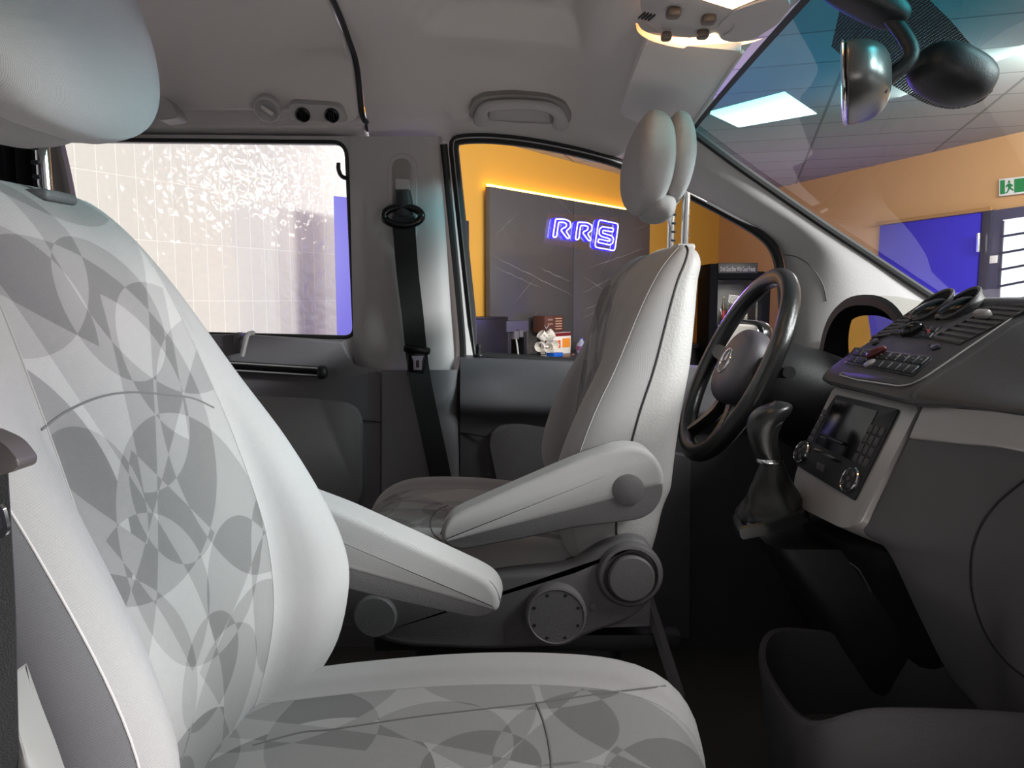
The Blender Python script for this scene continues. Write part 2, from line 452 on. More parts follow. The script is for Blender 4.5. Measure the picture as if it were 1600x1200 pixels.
PAT = dict(lo=0.44, hi=1.28, discs=[
    (-.20, .12, .17, .5), (.10, .02, .15, .5), (.02, .26, .13, .5), (-.06, .40, .17, .5), (.17, .33, .16, .5), (-.22, .34, .14, 1.0),
    (.12, .55, .15, .5), (-.12, .60, .14, .5), (.02, .50, .075, .5), (.26, .15, .16, .5), (-.04, -.06, .14, 1.0), (.06, .72, .13, .5),
    (-.2, -.12, .17, .5), (.2, -.14, .15, .5), (0, -.3, .16, .5), (-.14, -.33, .13, .5), (.15, -.36, .15, 1.0), (.0, .12, .06, .5)],
    wedges=[(-.08, .22, .09, 1, .5, .5), (.08, .18, .08, -.6, 1, .5), (-.02, .42, .10, 1, -.3, .5), (.09, .44, .09, -1, .4, .5), (-.10, .50, .08, .5, 1, .5), (.03, .06, .09, 1, .8, .5), (-.08, -.02, .08, -.4, 1, .5),
        (.06, -.10, .10, 1, .3, .5), (-.05, -.2, .09, -1, .6, .5), (.1, -.24, .09, .4, -1, .5), (-.12, .33, .07, 1, 1, .5), (.0, .31, .07, -1, -.8, .5)],
    lines=[(1, .35, .06, .5), (-1, .6, .22, .5), (.8, -1, -.34, .5)])
M['pattern'] = fabric('patterned_seat_cloth', (0.58, 0.57, 0.57), pattern=PAT, depth=0.08)
M['pane'] = glass('clear_pane', (0.97, 0.98, 0.97), ior=1.38)
# ================================================================== THE VAN: shell, windows, doors
SIDE = Plane((0, 1.97, .76), (1, 1.97, .76), (0, 1.85, 1.31))
def side(px, py, off=0.0): return SIDE.at(px, py, off)

# ---- floor and bulkhead
bm = BM(); box(bm, (-.35, 1.05, -.03), (2.75, 1.8, .06), .01)
struct('floor', bm, M['carpet'], 'dark carpeted van floor under the front seats', 'floor')
bm = BM(); patch(bm, [[V((1.02, y, z)) for y in (.15, .7, 1.3, 1.96)] for z in (0, .12, .4, .8)], 4, 4, thick=(.03, 0, 0))
patch(bm, [[V((x, y, z)) for y in (.15, .7, 1.3, 1.96)] for x, z in ((.70, .004), (.9, .06), (1.0, .22))], 4, 4, thick=(.02, 0, -.02))
struct('wall_front', bm, M['dash_dark'], 'black footwell bulkhead behind the pedals under the dashboard', 'bulkhead')

# ---- headliner, front panel (over the cab) and rear panel
def recess(p):
    def ss(a, b, x): t = max(0, min(1, (x-a)/(b-a))); return t*t*(3-2*t)
    k = ss(-.19, -.13, p.x)*ss(.155, .12, p.x)*ss(1.668, 1.625, p.y)*ss(.5, .56, p.y)
    return p + V((0, 0, .05*k))
cols = [-.335, -.15, .05, .135, .2, .3, .412]
zc = [1.48, 1.48, 1.475, 1.455, 1.395, 1.368, 1.348]
zs = [1.428, 1.43, 1.42, 1.40, 1.352, 1.322, 1.288]
edge = [(597, 214), (697, 207), (800, 209), (880, 224), (935, 240), (1000, 245), (1079, 201)]
rows = [[], [], [], [], [], [], [], []]
for i, x in enumerate(cols):
    e = side(*edge[i]) if i < 6 else at(1079, 201, Y=1.70)
    if i == 5: e = V((.30, 1.80, 1.262))
    rows[0].append(V((e.x if i else x, e.y, e.z)))
    s1 = V((x, 1.735 if i < 6 else 1.66, zs[i] - (.012 if i < 4 else .004)))
    rows[1].append(s1)
    rows[2].append(V((x, 1.60, zs[i]+(zc[i]-zs[i])*.55)))
    rows[3].append(V((x, 1.40, zs[i]+(zc[i]-zs[i])*.85)))
    rows[4].append(V((x, 1.08, zc[i])))
    rows[5].append(V((x, .70, zs[i]+(zc[i]-zs[i])*.8)))
    rows[6].append(V((x, .42, zs[i]-.01)))
    rows[7].append(V((x, .29, 1.29)))
rows.insert(0, [p + V((0, .05, -.012)) for p in rows[0]])
bm = BM(); patch(bm, rows, 14, 14, mod=recess)
head_front = struct('ceiling', bm, M['headliner'], 'grey cloth headliner over the cab, between windscreen and roof seam', 'headliner')
colx = [-1.75, -1.1, -.6, -.42, -.37, -.345]
lip = [1.327, 1.327, 1.327, 1.325, 1.30, 1.312]
rows = []
def wtop(x):  # top edge of the rear window opening
    return V((x, 1.852, 1.302))
prof = []
for i, x in enumerate(colx):
    low = [V((x, 1.852, 1.300)), V((x, 1.846, 1.318)), V((x, 1.838, 1.342 if i < 4 else 1.325)), V((x, 1.795, lip[i]+.012)), V((x, 1.782, lip[i])), V((x, 1.770, lip[i]+.012)),
           V((x, 1.735, 1.375 if i < 3 else 1.408)), V((x, 1.68, 1.42 if i < 3 else 1.433)), V((x, 1.55, 1.458 if i < 3 else 1.461)), V((x, 1.08, 1.487)), V((x, .6, 1.45)), V((x, .42, 1.40)), V((x, .3, 1.29))]
    prof.append([low[0] + V((0, .05, -.012))] + low)
prof.append([p + (V((.004, 0, .05)) if k > 6 else V((.003, .03, .01))) for k, p in enumerate(prof[-1])])
rows = [[prof[i][k] for i in range(len(prof))] for k in range(len(prof[0]))]
bm = BM(); patch(bm, rows, 5, 5)
head_rear = struct('ceiling', bm, M['headliner'], 'grey headliner panel over the rear cabin, above the sliding window', 'headliner')
bm = BM(); tube(bm, spline([V((-.337, p.y-.003, p.z-.001)) for p in [V((0, 1.858, 1.298)), V((0, 1.843, 1.312)), V((0, 1.785, 1.318)), V((0, 1.735, 1.405)), V((0, 1.66, 1.436)), V((0, 1.5, 1.464)), V((0, 1.08, 1.485)), V((0, .6, 1.46))]], 8), .0062, 8)
obj('seam', bm, M['rubber'], head_rear)

# ---- passenger side behind the open front door
bm = BM(); box(bm, (-1.03, .30, .62), (1.44, .06, 1.34), .02)
struct('wall_right', bm, M['trim_dark'], 'closed side wall behind the passenger seat, outside the picture', 'side wall')
bm = BM(); tube(bm, [V((.40, .285, 1.30)), V((.75, .27, 1.10)), V((1.10, .25, .89)), V((1.14, .25, .6)), V((1.14, .25, .02))], .05, 10)
struct('trim_4', bm, M['trim_light'], 'windscreen pillar on the passenger side, outside the picture', 'pillar')
bm = BM(); slab(bm, [V((.97, .10, .02)), V((1.38, -.82, .02)), V((1.38, -.82, .84)), V((.97, .10, .86))], V((.06, .03, 0)), .01)
struct('door_3', bm, M['trim_dark'], 'open passenger door outside the picture on the right', 'door')
# ---- sliding side door, with its window
bm = BM()
outer = [side(-330, 205), side(552, 213), side(606, 225), side(606, 590), side(548, 582), side(530, 535), side(-330, 520)]
inner = roundpoly([side(20, 216), side(541, 221), side(554, 528), side(20, 515)], [.02, .035, .03, .02], 6)
plate_hole(bm, outer, [inner], (0, .05, 0))
slide = struct('wall_left', bm, M['trim_light'], 'light grey inner side wall around the rear side window', 'side wall')
bm = BM(); tube(bm, [p + V((0, .004, 0)) for p in inner], .006, 8, closed=True); 
wg = thing('window_1', 'rear side window of the van looking out on white tiles', 'window', tuple(side(330, 520)), kind='structure')
obj('window_seal', bm, M['rubber'], wg)
bm = BM(); bm.faces.new([bm.verts.new(p + V((0, .03, 0))) for p in inner]); obj('pane', bm, M['pane'], wg)
# lower half of the sliding door
Ys = 1.925
bm = BM()
pts = [at(-330, 523, Ys), at(380, 523, Ys), at(535, 533, Ys), at(545, 560, Ys), at(552, 574, Ys), at(598, 580, Ys), at(598, 1040, Ys), at(-330, 1040, Ys)]
slab(bm, pts, (0, .05, 0), .008)
dr = thing('door_1', 'dark grey sliding side door below the rear window', 'door', tuple(at(300, 1000, Ys)), kind='structure')
obj('door_panel', bm, M['slide_trim'], dr)
bm = BM(); p = [at(250, 612, Ys-.012), at(500, 624, Ys-.012), at(566, 632, Ys-.012), at(566, 795, Ys-.012), at(250, 800, Ys-.012)]
slab(bm, roundpoly(p, [.0, .02, .055, .05, 0], 6), (0, .03, 0), .006); obj('inset_panel', bm, plain('inset_vinyl', (.50, .485, .49), .6, spec=.3, bump=(260, .4)), dr)
bm = BM(); tube(bm, [at(260, 566, Ys-.02), at(500, 581, Ys-.02)], .0135, 12); obj('rail', bm, M['black_gloss'], dr)
for dz in (0.009, -0.009):
    bm = BM(); tube(bm, [at(260, 566, Ys-.031)+V((0, 0, dz)), at(496, 581, Ys-.031)+V((0, 0, dz))], .0022, 6); obj('rail_strip', bm, M['trim_light'], dr)
bm = BM(); superell(bm, at(503, 582, Ys-.02), (.014, .016, .017), .8, .8, nu=16, nv=10); obj('rail_end', bm, M['dash_dark'], dr)
bm = BM(); tube(bm, [at(597, 660, Ys-.004), at(566, 657, Ys-.004)], .0015, 6); obj('seam', bm, M['rubber'], dr)
bm = BM(); tube(bm, spline([at(378, 556, Ys-.03), at(383, 535, Ys-.035), at(387, 523, Ys-.02), at(396, 520, Ys)], 5), .006, 8); obj('latch', bm, M['trim_light'], dr)
bm = BM(); box(bm, at(374, 535, Ys-.008), (.022, .03, .05), .006); obj('latch_housing', bm, M['trim_dark'], dr)

# ---- B pillar: pale upper cover and dark lower cover
bm = BM()
ctrl = []
for y in (213, 260, 350, 450, 540, 579):
    t = (y-213)/(579-213)
    yb = SIDE.at(620, y).y
    ctrl.append([at(545+8*t, y, yb-.004), at(568+6*t, y, yb-.03), at(600+4*t, y, yb-.045), at(636+8*t, y, yb-.05), at(668+14*t, y, yb-.048), at(684+20*t, y, yb-.03), at(692+26*t, y, yb+.02), at(716+26*t, y, yb+.07)])
patch(bm, ctrl, 5, 5)
pil = struct('trim_1', bm, M['trim_light'], 'pale grey pillar cover behind the driver door with the belt anchor', 'pillar')
bm = BM(); ctrl = []
for y in (578, 640, 720, 800, 900, 1040):
    t = (y-578)/(1040-578)
    ctrl.append([at(597, y, Ys-.0), at(600, y, Ys-.02), at(640, y, Ys-.03), at(690+10*t, y, Ys-.03), at(712+10*t, y, Ys-.01), at(722+10*t, y, Ys+.05)])
patch(bm, ctrl, 4, 4)
pil2 = struct('trim_2', bm, M['slide_trim'], 'dark grey lower pillar cover behind the driver belt', 'pillar')
bm = BM(); tube(bm, [at(597, 582, Ys-.006), at(597, 800, Ys-.006)], .003, 6); obj('seam', bm, M['rubber'], pil2)

# ---- driver door
dd = thing('door_2', 'driver door inside with dark grey card and black window seal', 'door', tuple(at(900, 1040, 1.95)), kind='structure')
win = [(743, 556), (709, 232), (716, 219), (770, 217), (850, 227), (940, 247), (1000, 268), (1060, 295), (1130, 331), (1188, 366), (1212, 396), (1221, 440), (1226, 590), (905, 567)]
wp = [side(*p) for p in win]
loop = []
for a, b, n in ((0, 1, 6),): loop += [wp[0].lerp(wp[1], k/n) for k in range(n)]
loop += spline(wp[1:12], 5)[:-1] + [wp[11], wp[12], wp[13]]
bm = BM(); tube(bm, loop, .012, 8, closed=True); obj('window_seal', bm, M['rubber'], dd)
inn = [p + V((0, -.004, 0)) for p in loop]
bm = BM(); tube(bm, [p*1.0 + V((0, -.010, 0)) for p in loop[:40]], .0022, 6); obj('seal_lip', bm, M['trim_light'], dd)
wg2 = thing('window_2', 'driver door window looking out on the dark marble panel', 'window', tuple(side(900, 563)), kind='structure')
bm = BM(); f = bm.faces.new([bm.verts.new(p + V((0, .012, 0))) for p in loop]); obj('pane', bm, M['pane'], wg2)
bm = BM(); tube(bm, spline([side(694, 225, .01), side(703, 320, .01), side(718, 470, .01), side(724, 560, .01), at(716, 600, 1.93), at(718, 680, 1.93), at(724, 760, 1.93), at(730, 900, 1.93)], 5), .009, 8); obj('door_gasket', bm, M['rubber'], dd)
bm = BM(); ctrl = []
for y, yy in ((557, 2.0), (556, 1.975), (560, 1.945), (575, 1.925), (605, 1.905), (628, 1.885), (642, 1.89), (656, 1.915), (680, 1.92), (760, 1.92), (880, 1.92), (1040, 1.92)):
    ctrl.append([at(x, y + (x-720)*.045*(1 if y < 660 else .6), yy) for x in (719, 760, 820, 905, 1000, 1150, 1320)])
patch(bm, ctrl, 4, 4, thick=(0, .04, 0)); card = obj('door_card', bm, plain('door_card_vinyl', (.30, .295, .31), .5, spec=.4, bump=(400, .3)), dd)
p = [at(766, 1000, 1.90), at(778, 760, 1.90), at(763, 684, 1.90), at(776, 666, 1.90), at(810, 662, 1.90), at(880, 675, 1.90), at(1080, 712, 1.90), at(1080, 1000, 1.90)]
bm = BM(); slab(bm, roundpoly(p, [0, .02, .02, .02, .05, .05, 0, 0], 4), (0, .025, 0), .006); obj('door_pocket', bm, M['vinyl_dark'], dd)
bm = BM(); tube(bm, [on(card, 720, 676, 0) or at(720, 676, 1.91), at(763, 683, 1.907)], .002, 6); obj('seam', bm, M['rubber'], dd)
bm = BM(); c = at(748, 556, 1.96); lathe(bm, c, (0, 0, 1), [(.011, 0), (.010, .004), (.005, .006), (.005, .018), (.0065, .022), (.006, .028), (.002, .031)], 14); obj('lock_pin', bm, M['dash_dark'], dd)

# ---- A pillar cover
U = [(1079, 201, 1.70), (1150, 254, 1.74), (1215, 300, 1.78), (1290, 352, 1.82), (1370, 405, 1.86), (1420, 438, 1.88), (1472, 472, 1.90)]
L = [(990, 262, 1.86), (1088, 306, 1.87), (1150, 338, 1.88), (1200, 368, 1.90), (1224, 405, 1.92), (1231, 480, 1.95), (1236, 600, 1.97)]
ctrl = [[], [], [], [], []]
for (a, b, c), (d, e, f) in zip(U, L):
    p, q = at(a, b, c), at(d, e, f)
    for k, (t_, y_) in enumerate(((0, 0), (.22, .026), (.58, .050), (.86, .034), (1, 0))): ctrl[k].append(p.lerp(q, t_) + V((0, -y_, 0)))
bm = BM(); patch(bm, ctrl, 6, 6)
# the pillar foot carries on down to the dashboard
patch(bm, [[at(1472, 472, 1.90), at(1400, 500, 1.90), at(1300, 540, 1.93), at(1236, 600, 1.97)], [at(1500, 540, 1.92), at(1420, 600, 1.92), at(1320, 640, 1.95), at(1236, 660, 1.97)]], 3, 4)
apil = struct('trim_3', bm, M['trim_light'], 'pale grey windscreen pillar cover above the dashboard', 'pillar')
seam_on(apil, [(1226, 398), (1246, 402), (1268, 417), (1285, 443), (1292, 470)], .0015, mat=M['trim_dark'])

# ---- windscreen
ug = [at(a, b, c) for a, b, c in U]
ctr0, ctr1 = V((.432, 1.08, 1.350)), V((1.34, 1.08, .86))
ws = []
for i, e in enumerate(ug):
    t = (e.x - ug[0].x)/(ug[-1].x - ug[0].x)
    c = ctr0.lerp(ctr1, t) + V((0, 0, .035*math.sin(PI*t)))
    o_ = V((e.x, 2.16-e.y, e.z))
    def mix(a, k): return V((a.x+(c.x-a.x)*k, 0, a.z+(c.z-a.z)*k))
    yE, yO = e.y, 2.16-e.y
    row = [e]
    for yy, k in ((yE-.16, .42), (yE-.38, .80), (1.08, 1.0), (yO+.38, .80), (yO+.16, .42)):
        q = mix(e, k); row.append(V((q.x, yy, q.z)))
    row.append(o_); ws.append(row)
M['windscreen'] = glass('windscreen_glass', (.93, .96, .95), ior=1.42, band=(1.17, 1.30, (.05, .36, .40)), cap=.11)
ws3 = thing('window_3', 'windscreen with green tint band along its top edge', 'window', (1.0, 1.08, .87), kind='structure')
bm = BM(); wrows = patch(bm, ws, 5, 5); wsg = obj('pane', bm, M['windscreen'], ws3)
bm = BM()
tube(bm, [r[0] + V((-.008, -.008, 0)) for r in wrows], .0095, 8)
obj('side_seal', bm, M['rubber'], ws3)
bm = BM(); tube(bm, [r[-1] + V((-.008, .008, 0)) for r in wrows], .0095, 8); obj('side_seal', bm, M['rubber'], ws3)
bm = BM(); grid(bm, [[p + V((-.002, 0, -.003)) for p in wrows[0]], [p.lerp(q_, .35) + V((-.002, 0, -.003)) for p, q_ in zip(wrows[0], wrows[1])]]); obj('top_frit', bm, M['dash_dark'], ws3)
# dotted black print round the sensor foot
t = NT('dotted_print'); b = t.n('ShaderNodeBsdfPrincipled'); b.inputs['Base Color'].default_value = lin((.04, .05, .055)); b.inputs['Roughness'].default_value = .6
co = t.n('ShaderNodeTexCoord'); mp = t.n('ShaderNodeMapping'); mp.inputs['Scale'].default_value = (240, 240, 240); t.l(co.outputs['Object'], mp.inputs[0])
sp = t.n('ShaderNodeSeparateXYZ'); t.l(mp.outputs[0], sp.inputs[0])
def cell(x): return t.math('ABSOLUTE', t.math('SUBTRACT', t.math('FRACT', x), .5))
dd2 = t.math('ADD', t.math('POWER', cell(sp.outputs[0]), 2), t.math('POWER', cell(sp.outputs[1]), 2))
fac = t.math('GREATER_THAN', dd2, .05)
tr = t.n('ShaderNodeBsdfTransparent'); ms = t.n('ShaderNodeMixShader'); t.l(fac, ms.inputs[0]); t.l(tr.outputs[0], ms.inputs[1]); t.l(b.outputs[0], ms.inputs[2]); t.l(ms.outputs[0], t.out.inputs[0])
M['dots'] = t.m
bm = BM()
L1 = [(1270, 40), (1300, 70), (1330, 95), (1370, 118), (1412, 140), (1450, 160), (1490, 168), (1530, 158), (1552, 140)]
L2 = [(1250, -60), (1330, -60), (1390, -50), (1430, -30), (1458, 0), (1488, 30), (1515, 62), (1545, 95), (1558, 120)]
r1 = [on(wsg, x, y, .003) for x, y in L1]; r2 = [on(wsg, x, y, .003) for x, y in L2]
ok = [(a, b) for a, b in zip(r1, r2) if a and b]
rr = [[a.lerp(b, k/4) for a, b in ok] for k in range(5)]
rr = [spline(r, 4) for r in rr]
def stick(p):
    d = (p - EYE).normalized(); h = BV[wsg.name].ray_cast(EYE, d)[0]; return h - d*.004 if h else p
rr = [[stick(p) for p in r] for r in rr]
grid(bm, rr); obj('dotted_frit', bm, M['dots'], ws3)

# ---- small fittings on the rear cabin's side
vp = thing('ceiling_vent', 'grey vent panel with two round black nozzles above the rear window', 'air vent', tuple(at(495, 187, 1.77)))
PV = Plane(at(450, 186, 1.775), at(540, 188, 1.775), at(495, 158, 1.752))
bm = BM(); slab(bm, roundpoly([PV.at(452, 158, .012), PV.at(534, 163, .012), PV.at(545, 188, .012), PV.at(455, 185, .012)], .012, 4), -PV.n*.03, .003); obj('panel', bm, M['trim_light'], vp)
for x, y in ((475, 176), (520, 177)):
    bm = BM(); c = PV.at(x, y, .013); lathe(bm, c, PV.n, [(.0, .001), (.009, .001), (.0125, .006), (.016, .004), (.017, -.002)], 24, cap=False); nz = obj('nozzle', bm, M['black_gloss'], vp)
    bm = BM(); u, v, d = frame(PV.n)
    for k in (-.005, .0, .005): box(bm, c + u*k + PV.n*.004, (.0016, .0016, .02), rot=Matrix((u, v, d)).transposed() @ Matrix.Rotation(PI/2, 3, 'X'))
    obj('louvre', bm, M['dash_dark'], nz)
bm = BM(); PL = Plane(at(400, 180, 1.77), at(440, 180, 1.77), at(420, 155, 1.745)); c = PL.at(419, 168, .006)
hk = thing('belt_guide', 'round grey belt guide in the headliner left of the twin vents', 'belt guide', tuple(c))
lathe(bm, c, PL.n, [(.030, -.008), (.030, .004), (.026, .009), (.022, .006), (.018, .002), (0, .001)], 28, cap=False); obj('ring', bm, M['trim_light'], hk)
bm = BM(); tube(bm, spline([PL.at(411, 163, .01), PL.at(419, 166, .016), PL.at(428, 173, .014)], 5), .005, 8); obj('hook', bm, M['headliner'], hk)
bm = BM(); slab(bm, roundpoly([at(245, 150, 1.73), at(262, 152, 1.73), at(281, 184, 1.75), at(245, 189, 1.75)], .012, 4), (0, .05, 0), .004)
o = obj('handle_end', bm, M['trim_light']); tag(o, 'grey ceiling handle end showing beside the big headrest', 'handle')
bm = BM(); tube(bm, spline([side(533, 254, .03), side(534, 264, .035), side(538, 274, .03), side(545, 279, .01)], 5), .005, 8)
o = obj('coat_hook', bm, M['dash_dark']); tag(o, 'small black coat hook at the corner of the rear window', 'hook')
# curtain behind the headrest
bm = BM(); rows = []
for k in range(9):
    z = 1.31 - .62*k/8; r = []
    for j in range(81):
        x = -1.50 + .42*j/80; r.append(V((x, 1.80 + .016*math.sin(j*.85+.3*math.sin(k*.6)) - .006*math.sin(j*2.1), z)))
    rows.append(r)
grid(bm, rows); o = obj('curtain', bm, plain('dark_curtain_cloth', (.20, .20, .22), .95, spec=.1, bump=(300, .4)))
tag(o, 'dark grey gathered curtain at the back of the rear window', 'curtain')
bm = BM(); patch(bm, [[at(x+18*t, y, 1.79-.02*math.sin(PI*s)) for x, s in ((56, 0), (66, .5), (82, .9), (92, .4))] for y, t in ((216, 0), (300, 1.0), (420, 2.0), (540, 2.8))], 4, 4, thick=(0, .02, 0))
o = obj('curtain_tie', bm, plain('grey_curtain_band', (.62, .61, .60), .85, spec=.2)); tag(o, 'upright grey curtain band beside the chrome headrest post', 'curtain band')
# ================================================================== THE SEATS
#      z    bolster  centre   rear   half-width      (forward positions, passenger seat, metres from the seat's own origin)
BACK = [(.30, -.10, -.13, -.16, .215), (.345, -.075, -.105, -.155, .225), (.40, -.015, -.062, -.150, .237), (.46, .027, -.042, -.150, .247), (.52, .044, -.031, -.150, .252),
        (.575, .046, -.030, -.150, .252), (.64, .024, -.038, -.166, .250), (.73, -.026, -.064, -.195, .245), (.81, -.081, -.092, -.225, .236),
        (.91, -.146, -.132, -.255, .222), (.96, -.183, -.160, -.270, .211), (.99, -.210, -.190, -.282, .203), (1.010, -.235, -.220, -.280, .194), (1.019, -.250, -.243, -.270, .180), (1.022, -.258, -.256, -.262, .165)]
def loop_pts(z, shear, sub=4):
    bol, cen, rear, hw = stab(BACK, z)
    if shear and z < .60: rear += (.60-z)*.42
    k = shear*(z-.5); bol, cen, rear = bol+k, cen+k, rear+k
    def mix(a, b, t): return a+(b-a)*t
    half = [(0, cen), (.33, cen+.001), (.595, cen+.004), (.70, mix(cen, bol, .68)+.002), (.84, bol), (.945, mix(bol, rear, .10)), (.995, mix(bol, rear, .30)), (1.0, mix(bol, rear, .56)),
            (.975, mix(bol, rear, .82)), (.86, rear), (.45, rear-.006), (0, rear-.008)]
    full = half + [(-a, b) for a, b in reversed(half[1:-1])]
    P = [V((x, a*hw, z)) for a, x in full]
    return spline(P, sub, closed=True)
def build_seat(name, label, loc, rotz, shear, cz, head, arm_dz, driver):
    dt = .03 if driver else 0.0
    seat = thing(name, label, 'car seat', loc, rotz)
    # backrest
    z0 = .42 if driver else .30; zs = [z0 + (.96-z0)*i/46 for i in range(47)] + [.97, .98, .99, .998, 1.005, 1.010, 1.014, 1.017, 1.019, 1.021, 1.022]
    rows = [loop_pts(z, shear) for z in zs]
    if driver: rows = [[V((p.x, p.y, p.z - .03*(p.z-.5)/.52)) for p in r] for r in rows]
    nc = len(rows[0]); uv = []
    for i, r in enumerate(rows):
        u = [0.0]*(nc+1); half = nc//2
        for j in range(1, half+1): u[j] = u[j-1] + (r[j]-r[j-1]).length
        u[nc] = 0.0
        for j in range(nc-1, half, -1): u[j] = u[(j+1)] - (r[(j+1) % nc]-r[j]).length
        uv.append([(a, (zs[i]-.42)*1.06) for a in u])
    def mf(i, j):
        jj = j if j < nc/2 else nc-1-j
        if jj < 8: return 1
        if jj >= 28: return 2
        return 3 if (jj >= 19 and j > nc/2) else 0
    bm = BM(); grid(bm, rows, closed=True, uv=uv, matfn=mf, capends=True)
    back = obj('backrest', bm, [M['cloth'], M['pattern'], M['vinyl'], M['side_cloth']], seat, local=True, doubles=False)
    for j in (8, nc-8):
        bm = BM(); tube(bm, [r[j] for r in rows[4:-2]], .0011, 6); obj('seam', bm, M['cloth'], back, local=True)
    for j in (28, nc-28):
        bm = BM(); tube(bm, [r[j] for r in rows[4:-2]], .0018 if driver else .0012, 6); obj('piping', bm, M['rubber'] if driver else M['cloth'], back, local=True)
    for j in (21, nc-(21 if driver else 19)):
        bm = BM(); tube(bm, [r[j] for r in rows[3:-3]], .0009, 6); obj('stitching', bm, M['pale_seam'] if not driver else M['cloth'], back, local=True)
    # cushion
    x00 = -.16 if not driver else -.10
    CU = [(-.16, .425, .235), (-.06, .435, .245), (.06, .455, .250), (.18, .470, .252), (.28, .474, .252), (.345, .470, .249), (.385, .458, .243), (.412, .438, .232), (.427, .412, .220), (.433, .385, .210)]
    xs = [x00 + (.345-x00)*i/30 for i in range(31)] + [.365, .385, .40, .412, .420, .427, .431, .433]
    rows = []; uv = []
    for x in xs:
        top, hw = stab(CU, x); top += cz; x *= (1.0 if driver else 1.115); bot = .335 + cz; b = .012
        top = max(top, bot+.01)
        h = [(0, top-.004), (.33, top-.003), (.60, top), (.70, top+b), (.84, top+b*.9), (.945, top-.012), (.99, top-.035), (1.0, (top+bot)/2), (.985, bot+.012), (.93, bot), (.5, bot), (0, bot)]
        full = h + [(-a, z) for a, z in reversed(h[1:-1])]
        r = spline([V((x, a*hw, z)) for a, z in full], 4, closed=True); rows.append(r)
        u = [0.0]*(nc+1); half = nc//2
        for j in range(1, half+1): u[j] = u[j-1] + (r[j]-r[j-1]).length
        for j in range(nc-1, half, -1): u[j] = u[(j+1)] - (r[(j+1) % nc]-r[j]).length
        uv.append([(a, x-.12) for a in u])
    def mf2(i, j):
        jj = j if j < nc/2 else nc-1-j
        return 1 if jj < 8 else (0 if jj < 23 else 2)
    bm = BM(); grid(bm, rows, closed=True, uv=uv, matfn=mf2, capends=True)
    cush = obj('cushion', bm, [M['cloth'], M['pattern'], M['vinyl_dark']], seat, local=True, doubles=False)
    for j in (8, nc-8):
        bm = BM(); tube(bm, [r[j] for r in rows[6:-2]], .0011, 6); obj('seam', bm, M['cloth'], cush, local=True)
    # headrest: front pad, rear pad, two notched posts in collars
    hx, hz = head
    hr = empty('headrest'); hr.parent = seat; WM[hr.name] = WM[seat.name]
    def tp(q):  # narrower towards the top
        k = 1 - (.16 if driver else .06)*max(0, q.z/.1); return V((q.x*k, q.y*k, q.z))
    lean = Matrix.Rotation(-.10 if driver else -.16, 3, 'Y')
    if driver:
        parts_ = (('front_pad', (hx+.003, 0, hz), (.040, .132, .092), .9, .6), ('rear_pad', (hx-.043, 0, hz+.004), (.028, .120, .088), .95, .65), ('lower_pad', (hx-.016, 0, hz-.080), (.028, .085, .026), .8, .7))
    else:
        parts_ = (('front_pad', (hx+.016, .004, hz-.004), (.050, .152, .106), .75, .6), ('rear_pad', (hx-.050, 0, hz-.010), (.040, .134, .100), .75, .6), ('lower_pad', (hx-.030, 0, hz-.084), (.040, .10, .030), .8, .7))
    for nm, c_, r_, e1_, e2_ in parts_:
        bm = BM(); superell(bm, c_, r_, e1_, e2_, rot=lean, nu=56, nv=32, shape=tp); obj(nm, bm, M['cloth'], hr, local=True)
    topx = -.262 + .2*(.52)*0 + shear*.52
    px_ = topx + (.052 if not driver else -.017)
    for s in (-1, 1):
        a, b = V((px_-.006, s*.062, .995-dt)), V((px_-.008, s*.062, hz-.06))
        bm = BM(); tube(bm, [a.lerp(b, k/10) for k in range(11)], .0068, 14); p = obj('post', bm, M['chrome'], hr, local=True)
        bm = BM()
        for k in range(5):
            c = a.lerp(b, .28+.13*k); box(bm, c + V((-.004, -.0045 if s > 0 else .0045, 0)), (.009, .007, .004), .001)
        obj('notch', bm, M['dash_dark'], p, local=True)
        bm = BM(); box(bm, (px_-.004, s*.062, 1.006-dt if not driver else 1.024-dt), (.034, .05, .012), .005, seg=3); obj('collar', bm, M['seat_plastic'] if not driver else M['trim_light'], hr, local=True)
    # inner armrest: padded top half, plastic lower half, pivot cap
    def ap(x, y):
        q = at(x, y, 1.15); return V((.126 - q.x, 0, q.z + arm_dz))
    split = [(1036, 752), (1012, 757), (955, 775), (900, 790), (800, 815), (730, 833), (692, 843)]
    up = [(688, 832), (697, 812), (716, 800), (800, 763), (900, 720), (960, 699), (985, 696), (1010, 701), (1028, 718), (1038, 742)]
    lo = [(702, 853), (722, 858), (820, 840), (900, 823), (960, 816), (1000, 811), (1022, 798), (1035, 775)]
    arm = empty('armrest'); arm.parent = seat; WM[arm.name] = WM[seat.name]
    def slab_y(pts, y0, y1, bev, nm, mat, par):
        bm = BM(); q = roundpoly([ap(*p) for p in pts], .016, 4)
        rslab(bm, [V((p.x, y1, p.z)) for p in q], (0, y0-y1, 0), bev, 4); return obj(nm, bm, mat, par, local=True, uvbox=True, ang=50)
    slab_y(up + [(x, y+8) for x, y in split], .245, .305, .009, 'arm_pad', M['cloth'], arm)
    slab_y([(x, y-2) for x, y in split] + lo, .2465, .3035, .003, 'arm_shell', M['seat_plastic'], arm)
    for y, d in ((.303, 1), (.247, -1)):
        bm = BM(); c = ap(981, 764); lathe(bm, V((c.x, y, c.z)), (0, d, 0), [(.0245, -.004), (.0245, .0025), (.0225, .004), (0, .0045)], 32); obj('pivot_cap', bm, M['seat_plastic'], arm, local=True)
    bm = BM(); sp_ = spline([ap(*p) for p in up[:-1]], 4)
    e = [V((p.x, .2985, p.z-.0035)) for p in sp_] if driver else [V((p.x, .2515, p.z-.0035)) for p in sp_]
